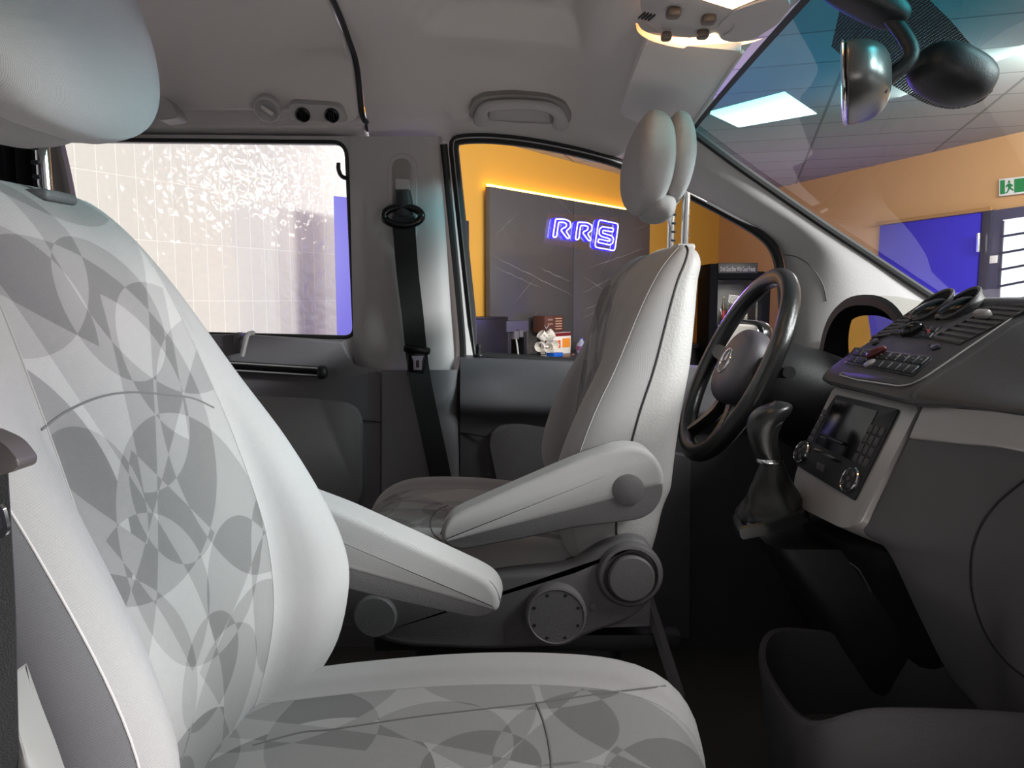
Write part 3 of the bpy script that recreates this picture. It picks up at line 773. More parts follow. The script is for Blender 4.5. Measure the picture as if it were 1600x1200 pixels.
    tube(bm, e, .0009, 6); obj('seam', bm, M['seam'], arm, local=True)
    # plastic side cover with knobs, on the same side
    if driver:
        def pp(x, y): q = at(x, y, 1.17); return V((.126 - q.x, 0, q.z))
        cov = [(566, 962), (590, 940), (640, 922), (700, 908), (800, 896), (872, 893), (900, 886), (915, 872), (934, 856), (960, 845), (990, 840), (1014, 849), (1031, 885), (1030, 925), (1003, 958), (975, 975), (930, 990), (880, 1012), (760, 1018), (640, 1014), (598, 1005), (578, 988)]
        bm = BM(); q = roundpoly([pp(*p) for p in cov], .02, 3); rslab(bm, [V((p.x, .278, p.z)) for p in q], (0, -.05, 0), .010, 4)
        sc_ = obj('side_cover', bm, M['seat_plastic'], seat, local=True, ang=50)
        def knob(nm, x, y, r, h, prof, m=M['seat_plastic']):
            bm = BM(); c = pp(x, y); lathe(bm, V((c.x, .276, c.z)), (0, 1, 0), [(r*a, h*b) for a, b in prof], 40); return obj(nm, bm, m, sc_, local=True)
        knob('recliner_bezel', 984, 897, .052, .014, [(1.0, 0), (1.0, .5), (.93, .9), (.84, 1.0), (.80, .7), (.78, 0)])
        knob('recliner_knob', 985, 900, .0365, .020, [(1, 0), (1, .85), (.93, 1.0), (0, 1.05)])
        kb = knob('height_wheel', 868, 956, .047, .024, [(1.03, 0), (1.03, .5), (1.0, .95), (.93, 1.0), (.90, .95), (0, .95)])
        c = pp(868, 956)
        for k in range(8):
            bm = BM(); a = 2*PI*(k+.5)/8; lathe(bm, V((c.x+.037*math.cos(a), .2985, c.z+.037*math.sin(a))), (0, 1, 0), [(.0026, 0), (.0026, .0008), (0, .0012)], 10)
            obj('dimple', bm, M['dash_dark'], kb, local=True)
        knob('cover_disc', 587, 962, .034, .012, [(1, 0), (1, .8), (.92, 1.0), (0, 1.05)])
        knob('screw_cap', 927, 949, .0055, .004, [(1, 0), (1, .8), (0, 1.0)])
    # pedestal on the van floor
    bm = BM(); rows = []
    for z, a, b in ((0.001, .215, .20), (.02, .205, .19), (.20, .19, .175), (.34, .185, .17)):
        rows.append(roundpoly([V((.12+a, b, z)), V((.12-a, b, z)), V((.12-a, -b, z)), V((.12+a, -b, z))], .03, 4))
    grid(bm, rows, closed=True, capends=True); obj('pedestal', bm, M['dash_dark'], seat, local=True)
    for s in (-1, 1):
        bm = BM(); box(bm, (.10, s*.19, .325), (.52, .035, .03), .004); rl = obj('seat_rail', bm, M['dash_dark'], seat, local=True)
    return seat, back, cush
pseat, pback, pcush = build_seat('captain_chair', 'large grey patterned front seat in the foreground, its headrest cut by the frame', (-.27, .73, 0), math.radians(-4.5), 0.0, -.022, (-.185, 1.166), -.030, False)
seam_on(pback, [(64, 672), (100, 645), (150, 622), (200, 613), (255, 616), (300, 622), (334, 637)], .0011)
seam_on(pcush, [(838, 1098), (850, 1130), (858, 1165), (862, 1200), (862, 1260)], .0013)
seam_on(pcush, [(395, 1165), (470, 1145), (520, 1140), (640, 1122), (740, 1110), (838, 1099), (940, 1084), (1040, 1072)], .0012)
dseat, dback, dcush = build_seat('captain_chair', 'smaller grey swivelled seat with its back to the steering wheel', (.126, 1.45, 0), PI, 0.20, 0.030, (-.126, 1.150), 0.0, True)
seam_on(dcush, [(690, 846), (676, 832), (673, 812), (684, 797), (700, 790)], .0013)

# ---- seat belt on the pillar
bt = thing('driver_seat_belt', 'black seat belt hanging on the pale pillar behind the driver door', 'seat belt', tuple(at(640, 760, 1.88)))
PB = Plane(at(600, 300, 1.86), at(690, 300, 1.86), at(640, 560, 1.885))
def pb(x, y, o=0.0): return PB.at(x, y, o)
def stadium(x0, x1, y0, y1, n=8):
    r = (x1-x0)/2; cx = (x0+x1)/2; out = []
    for k in range(n+1): a = PI - PI*k/n; out.append((cx + r*math.cos(a), y0 + r - r*math.sin(a)))
    for k in range(n+1): a = -PI*k/n; out.append((cx + r*math.cos(a), y1 - r - r*math.sin(a)))
    return out
def pil_on(x, y, off): return on(pil, x, y, off) or at(x, y, 1.86)
outp = [pil_on(x, y, .004) for x, y in stadium(606, 652, 239, 384)]
bm = BM(); slab(bm, outp, (0, .02, 0), .002); sl = obj('slot_plate', bm, M['trim_light'], bt)
bm = BM(); slab(bm, [pil_on(x, y, .007) for x, y in stadium(614, 643, 247, 376)], (0, .02, 0), .001); obj('slot', bm, plain('slot_grey', (.52, .51, .505), .6), bt)
bm = BM(); slab(bm, roundpoly([pil_on(x, y, .012) for x, y in ((619, 278), (641, 279), (642, 296), (620, 296))], .003, 3), (0, .02, 0), .002); obj('height_button', bm, M['trim_light'], bt)
bm = BM(); rows_ = [[pil_on(x, y, o) for x, o in ((x0, .004), (x0+2, .022), ((x0+x1)/2, .028), (x1-2, .022), (x1, .004))] for y, x0, x1 in ((297, 619, 642), (312, 617, 645), (328, 616, 646), (335, 618, 645))]
patch(bm, rows_, 4, 4); obj('anchor_cover', bm, M['dash_dark'], bt)
bm = BM(); c = pil_on(632, 336, .022); tube(bm, [c + V((.044*math.cos(a), -.002, .021*math.sin(a))) for a in [2*PI*k/28 for k in range(28)]], .009, 10, closed=True); obj('belt_ring', bm, M['black_gloss'], bt)
wl = [(634, 336, .034), (636, 380, .026), (640, 430, .024), (647, 490, .024), (653, 550, .024), (660, 600, .022), (672, 660, .022), (688, 740, .022), (697, 800, .022), (706, 860, .02)]
wp_ = []
for x, y, o in wl:
    h = on(pil, x, y, o) if y < 577 else on(pil2, x, y, o); wp_.append(h or at(x, y, 1.88))
bm = BM(); ribbon(bm, spline(wp_, 5), (1, 0, -.12), .053, .0016); obj('webbing', bm, M['webbing'], bt)
tg = on(pil, 653, 545, .03) or at(653, 545, 1.86)
bm = BM(); box(bm, tg + V((.002, -.002, .006)), (.066, .016, .018), .005, Matrix.Rotation(.12, 3, 'Y')); box(bm, tg + V((-.001, 0, -.03)), (.044, .014, .062), .006); t_ = obj('buckle_tongue', bm, M['black_gloss'], bt)
bm = BM(); q = [at(x, y, tg.y-.012) for x, y in ((643, 556), (662, 556), (659, 565), (659, 578), (646, 578), (646, 565))]; q2 = [at(x, y, tg.y-.012) for x, y in ((650, 563), (655, 563), (655, 574), (650, 574))]
plate_hole(bm, q, [q2], (0, .003, 0)); obj('metal_tongue', bm, M['chrome'], t_)

# ---- passenger belt at the near left edge
bp = thing('passenger_seat_belt', 'dark seat belt strap and buckle at the left edge beside the big seat', 'seat belt', tuple(at(-10, 1150, .44)))
bm = BM(); ribbon(bm, spline([at(-20, 700, .455), at(-13, 820, .45), at(-6, 950, .445), at(-3, 1080, .44), at(2, 1260, .44)], 5), (1, .35, 0), .020, .0018); obj('webbing', bm, M['webbing'], bp)
bm = BM(); slab(bm, roundpoly([at(-40, 672, .445), at(8, 693, .445), at(30, 722, .445), at(27, 735, .445), at(-40, 756, .445)], .006, 4), (0, .018, 0), .003); obj('buckle_cover', bm, plain('brown_black_plastic', (.27, .25, .25), .5), bp)
bm = BM(); q = roundpoly([at(-30, 782, .443), at(4, 790, .443), at(13, 830, .443), at(4, 842, .443), at(-30, 842, .443)], .004, 4); q2 = [at(-24, 795, .443), at(0, 800, .443), at(4, 826, .443), at(-24, 830, .443)]
plate_hole(bm, q, [q2], (0, .003, 0)); obj('metal_tongue', bm, M['chrome'], bp)
bm = BM(); patch(bm, [[at(7, 1062, .455), at(9, 1060, .453), at(11, 1063, .455)], [at(12, 1130, .45), at(23, 1127, .447), at(35, 1131, .45)], [at(19, 1200, .445), at(40, 1197, .44), at(62, 1202, .445)], [at(30, 1330, .44), at(65, 1330, .436), at(105, 1330, .44)]], 4, 4, thick=(0, .02, 0))
o = obj('pale_floor_strip', bm, plain('pale_strip_grey', (.46, .455, .45), .6)); tag(o, 'pale grey strip beside the belt at the lower left corner', 'trim')  # added strip standing in for the pale hall floor beside the seat
# ================================================================== DASHBOARD
dash = thing('dashboard', 'dark grey dashboard with radio panel, vents and silver trim', 'dashboard', (.85, 1.08, .35))
DC = [  # Y : underside, lip bottom, lip top, face middle, top edge, shelf, base at the glass
    (.30, [(.66, .770), (.600, .772), (.602, .784), (.632, .800), (.705, .835), (.85, .845), (1.15, .83)]),
    (.60, [(.66, .770), (.600, .772), (.602, .784), (.632, .800), (.705, .835), (.85, .850), (1.22, .84)]),
    (.80, [(.66, .770), (.592, .772), (.594, .783), (.626, .798), (.700, .838), (.85, .860), (1.26, .845)]),
    (.88, [(.66, .768), (.576, .770), (.576, .782), (.614, .802), (.688, .848), (.84, .872), (1.28, .85)]),
    (.945, [(.66, .766), (.556, .768), (.553, .783), (.602, .817), (.676, .866), (.80, .890), (1.28, .85)]),
    (.985, [(.66, .764), (.538, .764), (.530, .783), (.595, .829), (.669, .879), (.76, .900), (1.28, .85)]),
    (1.005, [(.66, .764), (.532, .762), (.522, .784), (.593, .833), (.668, .883), (.75, .903), (1.28, .85)]),
    (1.13, [(.66, .764), (.530, .762), (.520, .784), (.593, .833), (.668, .884), (.75, .904), (1.28, .85)]),
    (1.262, [(.66, .764), (.532, .762), (.522, .784), (.593, .833), (.668, .883), (.75, .902), (1.28, .85)]),
    (1.285, [(.66, .764), (.560, .764), (.552, .784), (.612, .828), (.682, .874), (.76, .890), (1.28, .85)]),
    (1.315, [(.72, .764), (.690, .766), (.690, .782), (.715, .802), (.75, .822), (.85, .845), (1.27, .85)]),
    (1.60, [(.75, .760), (.715, .766), (.715, .782), (.74, .800), (.77, .818), (.86, .835), (1.20, .84)]),
    (1.90, [(.80, .760), (.76, .766), (.76, .782), (.78, .800), (.81, .818), (.88, .828), (1.06, .84)])]
rows = [[V((p[k][0], y, p[k][1])) for y, p in DC] for k in range(7)]
bm = BM(); patch(bm, rows, 5, 5); pad = obj('top_pad', bm, M['dash'], dash)
FP = Plane((.522, 1.262, .784), (.522, 1.005, .784), (.668, 1.005, .883))
def fq(pts, r=0.0, off=0.002):
    q = [FP.at(x, y, off) for x, y in pts]
    return roundpoly(q, r, 4) if r else q
def plate(nm, mat, par, pts, r=.003, off=.003, th=.012, bev=.001, P=None):
    P = P or FP; q = [P.at(x, y, off) for x, y in pts]
    if r: q = roundpoly(q, r, 4)
    bm = BM(); slab(bm, q, -P.n*th, bev, 2); return obj(nm, bm, mat, par)
def bil(c, u, v):   # c = TL, TR, BR, BL in pixels
    a = V((*c[0], 0)).lerp(V((*c[1], 0)), u); b = V((*c[3], 0)).lerp(V((*c[2], 0)), u); p = a.lerp(b, v); return (p.x, p.y)
# face plate of the centre stack
fp = plate('centre_face', M['dash'], dash, [(1448, 480), (1606, 480), (1424, 605), (1311, 588)], .008, .0025, .01, .0015)
bm = BM(); tube(bm, fq([(1311, 588), (1340, 596), (1405, 606), (1424, 604), (1445, 594), (1606, 484)], 0.01, .003), .0012, 6); obj('edge_line', bm, M['silver'], fp)
def vent(nm, TL, TR, BR, BL, n):
    vb = plate(nm, M['dash_dark'], dash, [TL, TR, BR, BL], .003, .0032, .004, .0004)
    c = (TL, TR, BR, BL)
    bm = BM(); tube(bm, [FP.at(*p, .004) for p in (TL, TR, BR, BL)], .0014, 6, closed=True); obj('vent_frame', bm, M['dash'], vb)
    for k in range(n):
        v = (k+.6)/n; a, b = FP.at(*bil(c, 0, v), .0045), FP.at(*bil(c, 1, v), .0045)
        d = (b-a).normalized(); bm = BM()
        R = Matrix((d, FP.n.cross(d), FP.n)).transposed() @ Matrix.Rotation(.5, 3, 'X')
        box(bm, (a+b)/2, ((b-a).length, .0042, .0014), .0004, R); obj('slat', bm, M['trim_dark'], vb)
    return vb
rv = vent('air_vent', (1572, 474), (1628, 477), (1502, 541), (1457, 532), 9)
bm = BM(); box(bm, FP.at(1540, 499, .009), (.030, .012, .012), .004, Matrix((V((0, -1, 0)), FP.n.cross(V((0, -1, 0))), FP.n)).transposed()); obj('vent_thumb', bm, M['silver'], rv)
lv = vent('air_vent', (1436, 482), (1450, 487), (1392, 526), (1364, 531), 8)
# two hooded pods on top
for nm, cx, cy in (('cup_pod', 1463, 486), ('cup_pod', 1506, 484)):
    pod = empty('cup_pod'); pod.parent = dash; WM[pod.name] = WM[dash.name]
    ring = []
    for k in range(28):
        a = 2*PI*k/28; x = cx + 36*math.cos(a) + 6*math.sin(a); y = cy - 15*math.cos(a) + 9*math.sin(a)
        ring.append(FP.at(x, y, .004 + .016*(1+math.cos(a))/2))
    bm = BM(); tube(bm, ring, .0028, 8, closed=True)
    base = [p - FP.n*(.004+.016*(1+math.cos(2*PI*k/28))/2) for k, p in enumerate(ring)]
    grid(bm, [ring, base], closed=True); obj('hood_ring', bm, M['dash'], pod)
    bm = BM(); c = FP.at(cx-8, cy+2, .004); u = (FP.at(cx+20, cy-10)-FP.at(cx-20, cy+8)).normalized()
    superell(bm, c, (.034, .020, .013), 1, 1, rot=Matrix((u, FP.n.cross(u), FP.n)).transposed()); obj('lens', bm, M['black_gloss'], pod)
# switch block with the round rocker
def buttons(nm, corners, nc, nr, par, P, off, mat=M['dash_dark'], gap=.08, th=.004, odd=None):
    for i in range(nc):
        for j in range(nr):
            u0, u1, v0, v1 = (i+gap)/nc, (i+1-gap)/nc, (j+gap)/nr, (j+1-gap)/nr
            q = [P.at(*bil(corners, u, v), off) for u, v in ((u0, v0), (u1, v0), (u1, v1), (u0, v1))]
            bm = BM(); slab(bm, roundpoly(q, .0012, 2), -P.n*th, .0006, 2); obj(nm, bm, odd.get((i, j), mat) if odd else mat, par)
sb = plate('switch_block', M['black_gloss'], dash, [(1408, 508), (1474, 513), (1456, 533), (1392, 527)], .003, .0035, .004)
red = plain('red_switch', (.62, .12, .12), .4)
buttons('button', [(1410, 509), (1430, 511), (1412, 528), (1394, 526)], 1, 2, sb, FP, .0055)
buttons('button', [(1450, 512), (1472, 514), (1455, 532), (1434, 529)], 2, 2, sb, FP, .0055)
bm = BM(); q = [FP.at(x, y, .0066) for x, y in ((1451, 520), (1457, 521), (1453, 525))]; slab(bm, q, -FP.n*.001); obj('hazard_mark', bm, red, sb)
bm = BM(); superell(bm, FP.at(1428, 521, .006), (.018, .010, .012), 1, 1, rot=Matrix((u, FP.n.cross(u), FP.n)).transposed(), nu=24, nv=14); obj('rocker', bm, M['black_gloss'], sb)
for x, y, r in ((1368, 536, 8), (1462, 545, 11)):
    b_ = plate('oval_switch', M['black_gloss'], dash, [(x-r, y-2), (x+r*.6, y-6), (x+r, y+2), (x-r*.4, y+6)], .004, .0045, .004, .001)
# climate strip
cs = plate('climate_panel', M['black_gloss'], dash, [(1337, 546), (1462, 561), (1428, 592), (1321, 570)], .004, .0045, .005)
buttons('climate_button', [(1340, 548), (1457, 562), (1427, 589), (1325, 569)], 8, 2, cs, FP, .0062, M['dash_dark'])
for x in range(9):
    a = bil([(1340, 548), (1457, 562), (1427, 589), (1325, 569)], (x+.5)/9, .24); 
    bm = BM(); q = [FP.at(a[0]+dx, a[1]+dy, .0068) for dx, dy in ((-1.5, -.7), (1.5, -.3), (1.5, .7), (-1.5, .3))]; slab(bm, q, -FP.n*.0005); obj('button_mark', bm, M['silver'], cs)
bm = BM(); superell(bm, FP.at(1374, 559, .010), (.017, .006, .007), 1, .8, rot=Matrix((u, FP.n.cross(u), FP.n)).transposed(), nu=20, nv=10); obj('red_slider', bm, plain('dark_red_plastic', (.32, .10, .12), .3), cs)
bm = BM(); lathe(bm, FP.at(1362, 572, .004), FP.n, [(.009, 0), (.009, .003), (.007, .004), (0, .004)], 20); obj('round_sensor', bm, M['silver'], cs)

# radio console
CPL = Plane(at(1303, 604, 1.25), at(1437, 634, 1.03), at(1338, 828, 1.03))
bm = BM(); q = [CPL.at(x, y) for x, y in ((1303, 604), (1437, 634), (1400, 706), (1340, 824), (1312, 824), (1240, 788), (1240, 745), (1262, 690))]
slab(bm, roundpoly(q, [.006, .006, 0, .02, .01, .02, .03, .05], 5), -CPL.n*.10, .004, 3); cons = obj('console_panel', bm, M['silver'], dash)
rad = plate('radio', M['dash_dark'], dash, [(1309, 618), (1407, 641), (1337, 783), (1247, 728), (1258, 698)], .004, .0035, .02, .001, CPL)
scr = plate('radio_screen', M['black_gloss'], rad, [(1309, 625), (1375, 644), (1335, 722), (1276, 694)], .001, .0045, .003, .0004, CPL)
bm = BM(); a, b = CPL.at(1288, 682, .008), CPL.at(1325, 697, .008); tube(bm, [a, b], .0028, 8); obj('screen_bar', bm, M['black_gloss'], rad)
buttons('radio_key', [(1364, 663), (1390, 670), (1357, 734), (1334, 722)], 3, 4, rad, CPL, .0058, M['dash'], .10)
buttons('radio_key', [(1291, 640), (1299, 642), (1272, 694), (1264, 690)], 1, 5, rad, CPL, .0058, M['dash'], .10)
plate('disc_slot', M['black_gloss'], rad, [(1277, 700), (1319, 722), (1317, 728), (1274, 705)], .001, .0042, .002, .0003, CPL)
plate('small_key', M['dash'], rad, [(1282, 724), (1294, 729), (1291, 740), (1279, 734)], .001, .0055, .003, .0005, CPL)
for x, y in ((1334, 752), (1258, 708)):
    bm = BM(); c = CPL.at(x, y, .004); lathe(bm, c, CPL.n, [(.0195, 0), (.0195, .004), (.018, .0055), (.0168, .0045)], 32, cap=False); dl = obj('dial_ring', bm, M['chrome'], rad)
    bm = BM(); lathe(bm, c, CPL.n, [(.0168, .002), (.0168, .0045), (.0145, .006), (0, .006)], 32); obj('dial', bm, M['dash_dark'], rad)
    uu, vv, nn = frame(CPL.n)
    for k in range(5):
        r_ = 0 if k == 4 else .011; a = PI/4 + k*PI/2
        bm = BM(); lathe(bm, c + uu*r_*math.cos(a) + vv*r_*math.sin(a) + nn*.005, CPL.n, [(.0045, 0), (.0045, .002), (.003, .0028), (0, .003)], 14); obj('dial_button', bm, M['dash'], rad)
# silver trim strip
bm = BM()
patch(bm, [[at(1443, 634, 1.018), at(1500, 639, .957), at(1600, 650, .868), V((.612, .60, .772)), V((.62, .3, .772))],
           [at(1432, 658, 1.018), at(1500, 666, .955), at(1600, 678, .866), V((.606, .60, .752)), V((.614, .3, .752))],
           [at(1423, 679, 1.018), at(1500, 688, .953), at(1600, 701, .864), V((.600, .60, .732)), V((.61, .3, .732))],
           [at(1423, 686, 1.022), at(1500, 694, .957), at(1600, 707, .868), V((.606, .60, .728)), V((.615, .3, .728))],
           [at(1440, 688, 1.06), at(1520, 696, .99), at(1620, 709, .90), V((.64, .60, .727)), V((.64, .3, .727))]], 4, 4)
obj('trim_strip', bm, M['silver'], dash)
# lower dash and glove box
LE = [(1421, 686, 1.024), (1385, 758, 1.030), (1350, 828, 1.036), (1388, 862, 1.034), (1436, 962, 1.02), (1482, 1052, 1.0), (1527, 1106, .97)]
MI = [(1500, 694, .962), (1494, 775, .958), (1490, 850, .957), (1510, 905, .957), (1535, 985, .957), (1553, 1065, .95), (1565, 1114, .94)]
RI = [(1600, 706, .872), (1600, 780, .873), (1600, 855, .873), (1600, 925, .873), (1600, 1000, .876), (1600, 1075, .88), (1600, 1124, .885)]
ctrl = []
for a, b, c in zip(LE, MI, RI):
    q = at(*c[:2], c[2]); ctrl.append([at(*a[:2], a[2]) + V((.05, .012, 0)), at(*a[:2], a[2]), at(*b[:2], b[2]), q, V((q.x+.03, .62, q.z)), V((q.x+.04, .28, q.z))])
bm = BM(); patch(bm, ctrl, 5, 5)
last = ctrl[-1]; patch(bm, [last, [p + V((.03, 0, -.012)) for p in last], [p + V((.30, 0, .02)) for p in last]], 3, 5)
low = obj('lower_panel', bm, M['dash_low'], dash)
seam_on(low, [(1604, 748), (1560, 785), (1531, 825), (1518, 872), (1520, 930), (1540, 990), (1572, 1034), (1604, 1060)], .0016, mat=M['rubber'], name='glove_box_seam')
# console side recess and tunnel
bm = BM()
patch(bm, [[at(1244, 800, 1.24), at(1300, 838, 1.14), at(1350, 856, 1.06), at(1392, 862, 1.05)],
           [at(1262, 840, 1.22), at(1315, 862, 1.13), at(1362, 880, 1.075), at(1400, 885, 1.06)],
           [at(1300, 930, 1.20), at(1350, 945, 1.14), at(1400, 955, 1.09), at(1440, 960, 1.07)],
           [at(1335, 1030, 1.18), at(1390, 1040, 1.13), at(1440, 1050, 1.09), at(1490, 1058, 1.06)],
           [at(1370, 1110, 1.16), at(1430, 1120, 1.12), at(1480, 1125, 1.09), at(1530, 1130, 1.05)]], 4, 4, thick=(.05, .02, 0))
cside = obj('console_side', bm, M['dash_dark'], dash)
seam_on(cside, [(1268, 846), (1300, 864), (1335, 884), (1348, 900), (1376, 952), (1410, 1012)], .0016, mat=M['trim_dark'])
bm = BM(); rows = []
for z, x0, y0, y1 in ((.525, .395, 1.13, 1.29), (.50, .415, 1.12, 1.31), (.42, .47, 1.10, 1.33), (.30, .53, 1.10, 1.34), (.12, .56, 1.08, 1.36), (0.002, .56, 1.06, 1.38)):
    rows.append(roundpoly([V((x0, y0, z)), V((x0, y1, z)), V((1.0, y1, z)), V((1.0, y0, z))], .035, 4))
grid(bm, rows, closed=True, capends=True); tun = obj('tunnel_cover', bm, M['dash_dark'], dash)
# storage bin low on the dash
RIM = [(.338, .865, .432), (.327, .955, .430), (.340, 1.05, .432), (.385, 1.11, .440), (.50, 1.12, .425), (.60, 1.10, .40), (.66, .98, .42), (.64, .86, .445), (.52, .835, .462), (.40, .838, .462)]
RIM = spline([V(p) + V((.012, 0, -.034)) for p in RIM], 5, closed=True); cc = V((.51, .97, 0))
def shr(k, z, f=0.0): return [V((cc.x+(p.x-cc.x)*k, cc.y+(p.y-cc.y)*k, (p.z if z is None else p.z*(1-f)+z*f))) for p in RIM]
rows = [shr(.80, .12, 1.0), shr(.90, .25, 1.0), shr(.96, .32, .6), shr(1.0, None), [p + V((0, 0, .005)) for p in shr(.985, None)], [p + V((0, 0, .003)) for p in shr(.945, None)], shr(.92, .33, .4), shr(.86, .28, 1.0), shr(.3, .27, 1.0)]
bm = BM(); grid(bm, rows, closed=True, capends=True); obj('storage_bin', bm, M['dash'], dash)
# instrument hood
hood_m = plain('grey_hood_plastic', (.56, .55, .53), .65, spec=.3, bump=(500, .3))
def arch(x, hw, zt, zb, cy=1.50, n=26, p=.82):
    out = [V((x, cy-hw, zb))]
    for k in range(n+1):
        a = PI*k/n; out.append(V((x, cy - sgn_pow(math.cos(a), p)*hw, zb+.05+(zt-zb-.05)*abs(math.sin(a))**p)))
    out.append(V((x, cy+hw, zb))); return out
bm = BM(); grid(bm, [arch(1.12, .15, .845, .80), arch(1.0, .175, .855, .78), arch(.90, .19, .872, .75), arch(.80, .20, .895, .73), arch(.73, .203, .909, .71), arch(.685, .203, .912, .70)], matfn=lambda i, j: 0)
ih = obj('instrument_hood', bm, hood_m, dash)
bm = BM(); grid(bm, [arch(.685, .203, .912, .70), arch(.678, .196, .906, .70), arch(.680, .180, .892, .70), arch(.72, .168, .880, .71), arch(.80, .160, .872, .72)]); obj('hood_lining', bm, M['dash_dark'], ih)
bm = BM(); q = arch(.795, .160, .872, .70); bm.faces.new([bm.verts.new(p) for p in q]); obj('gauge_face', bm, M['dash'], ih)
bm = BM(); q = arch(.755, .160, .872, .70); vs_ = [bm.verts.new(p + V((-.055 + .10*(.87-p.z), (p.y-1.5)*.06, 0))) for p in q]; bm.faces.new(vs_); obj('gauge_glass', bm, glass('gauge_cover', (.9, .9, .9), ior=1.9, cap=.35), ih)
for dy in (-.075, .075):
    bm = BM(); lathe(bm, (.792, 1.5+dy, .80), (-1, 0, 0), [(.058, 0), (.058, .006), (.053, .006), (.052, .002)], 32, cap=False); obj('gauge_ring', bm, M['silver'], ih)
# driver's side of the dash: knee panel, side vent, pale strip
bm = BM(); patch(bm, [[V((x + (.04 if y > 1.7 else 0), y, z)) for y in (1.30, 1.5, 1.7, 1.92)] for x, z in ((.70, .77), (.71, .70), (.74, .60), (.80, .48), (.90, .44))], 4, 4); obj('knee_panel', bm, M['dash_dark'], dash)
bm = BM(); c = at(1276, 566, 1.84); superell(bm, c, (.045, .05, .022), .8, .8); sv = obj('side_vent', bm, M['dash_dark'], dash)
for k in (-1, 0, 1):
    bm = BM(); box(bm, c + V((-.038, -.012, .008*k)), (.02, .05, .003), .001); obj('slat', bm, M['trim_dark'], sv)
bm = BM(); patch(bm, [[at(1262, 577, 1.80), at(1284, 584, 1.75), at(1310, 592, 1.66)], [at(1268, 592, 1.79), at(1288, 602, 1.74), at(1312, 606, 1.66)]], 4, 4, thick=(.03, 0, -.01)); obj('pale_strip', bm, M['silver'], dash)

# ---- steering wheel
SC = V((.437, 1.50, .775)); su = V((.083, 0, .18)).normalized(); sv_ = V((0, 1, 0)); sn = V((-su.z, 0, su.x))
sw = thing('steering_wheel', 'black leather steering wheel with chrome star badge behind the driver seat', 'steering wheel', tuple(SC))
def swp(a, r, d=0.0): return SC + su*r*math.sin(a) + sv_*r*math.cos(a) + sn*d
bm = BM(); tube(bm, [swp(2*PI*k/64, .188) for k in range(64)], .0175, 16, closed=True); obj('rim', bm, M['leather'], sw)
Rw = Matrix((sv_, su, sn)).transposed()
bm = BM(); superell(bm, SC - sn*.012, (.086, .078, .034), .7, .85, rot=Rw, nu=40, nv=20); hubm = plain('wheel_hub_plastic', (.26, .25, .27), .45, bump=(500, .3)); hub = obj('airbag_cover', bm, hubm, sw)
for a, w0 in ((.12, .030), (PI-.12, .030), (PI*1.5-.45, .020), (PI*1.5+.45, .020)):
    bm = BM(); pts = [swp(a, r, d) for r, d in ((.06, -.02), (.10, -.022), (.14, -.014), (.182, 0))]
    t_ = (su*math.cos(a) - sv_*math.sin(a)); ribbon(bm, spline(pts, 5), t_, [w0*1.5 + (w0*.9-w0*1.5)*k/15 for k in range(16)], .022); 
    bmesh.ops.bevel(bm, geom=bm.edges[:], offset=.006, segments=2, affect='EDGES', clamp_overlap=True); obj('spoke', bm, M['leather'], sw)
bc = SC + sn*.0215
bm = BM(); tube(bm, [bc + (su*math.sin(a)+sv_*math.cos(a))*.025 for a in [2*PI*k/32 for k in range(32)]], .0024, 8, closed=True)
bd = obj('badge_ring', bm, M['chrome'], hub)
bm = BM()
for k in range(3):
    a = PI/2 + 2*PI*k/3; tip = bc + (su*math.sin(a)+sv_*math.cos(a))*.024; s = (su*math.cos(a)-sv_*math.sin(a))*.0045
    vs_ = [bm.verts.new(p) for p in (bc + s, tip, bc - s, bc + sn*.003)]
    bm.faces.new((vs_[0], vs_[1], vs_[3])); bm.faces.new((vs_[1], vs_[2], vs_[3])); bm.faces.new((vs_[0], vs_[2], vs_[1]))
obj('badge_star', bm, M['chrome'], hub)
bm = BM(); lathe(bm, SC - sn*.02, -sn, [(.055, 0), (.075, .03), (.088, .07), (.098, .13), (.105, .22), (.115, .32)], 36, sx=1.05); obj('column_shroud', bm, M['dash_dark'], sw)
bm = BM(); c0 = SC - sn*.055; tube(bm, spline([c0 + V((0, -.07, .01)), c0 + V((-.005, -.13, .02)), c0 + V((-.012, -.19, .026))], 5), [.008]*6+[.011]*5, 10); obj('stalk', bm, M['dash_dark'], sw)

# ---- gear lever
gl = thing('gear_lever', 'black leather gear lever and boot in its frame below the radio', 'gear lever', tuple(at(1200, 835, 1.2)))
GP = Plane(at(1148, 818, 1.16), at(1258, 796, 1.16), at(1240, 772, 1.25))
q = [GP.at(x, y) for x, y in ((1152, 828), (1200, 818), (1258, 800), (1252, 786), (1237, 772), (1190, 784), (1144, 806))]
bm = BM(); oq = roundpoly(q, .006, 3); cq = sum(oq, V((0, 0, 0)))/len(oq)
iq = [p.lerp(cq, .24) for p in oq]
rows = [[p - GP.n*.016 + V((.004, 0, 0)) for p in oq], [p - GP.n*.012 for p in oq], oq, [p.lerp(cq, .06) + GP.n*.003 for p in oq], [p.lerp(cq, .17) + GP.n*.001 for p in oq], [p - GP.n*.014 for p in iq]]
grid(bm, rows, closed=True); obj('gear_frame', bm, M['leather'], gl)
bm = BM(); rows = []
kc = at(1207, 716, 1.2)
for k in range(15):
    t = k/14; c = (cq - GP.n*.012).lerp(kc, t); r = []
    for j in range(32):
        a = 2*PI*j/32; fold = 1 + .14*math.sin(a*5+t*7)*(1-t)*min(1, t*4) + .05*math.sin(t*16)*(1-t)
        rx = (.043*(1-t)**1.1+.0155)*fold; ry = (.026*(1-t)**1.1+.0145)*fold
        r.append(c + V((rx*math.cos(a), ry*math.sin(a), 0)) + GP.n*0)
    rows.append(r)
grid(bm, rows, closed=True); obj('boot', bm, M['leather'], gl)
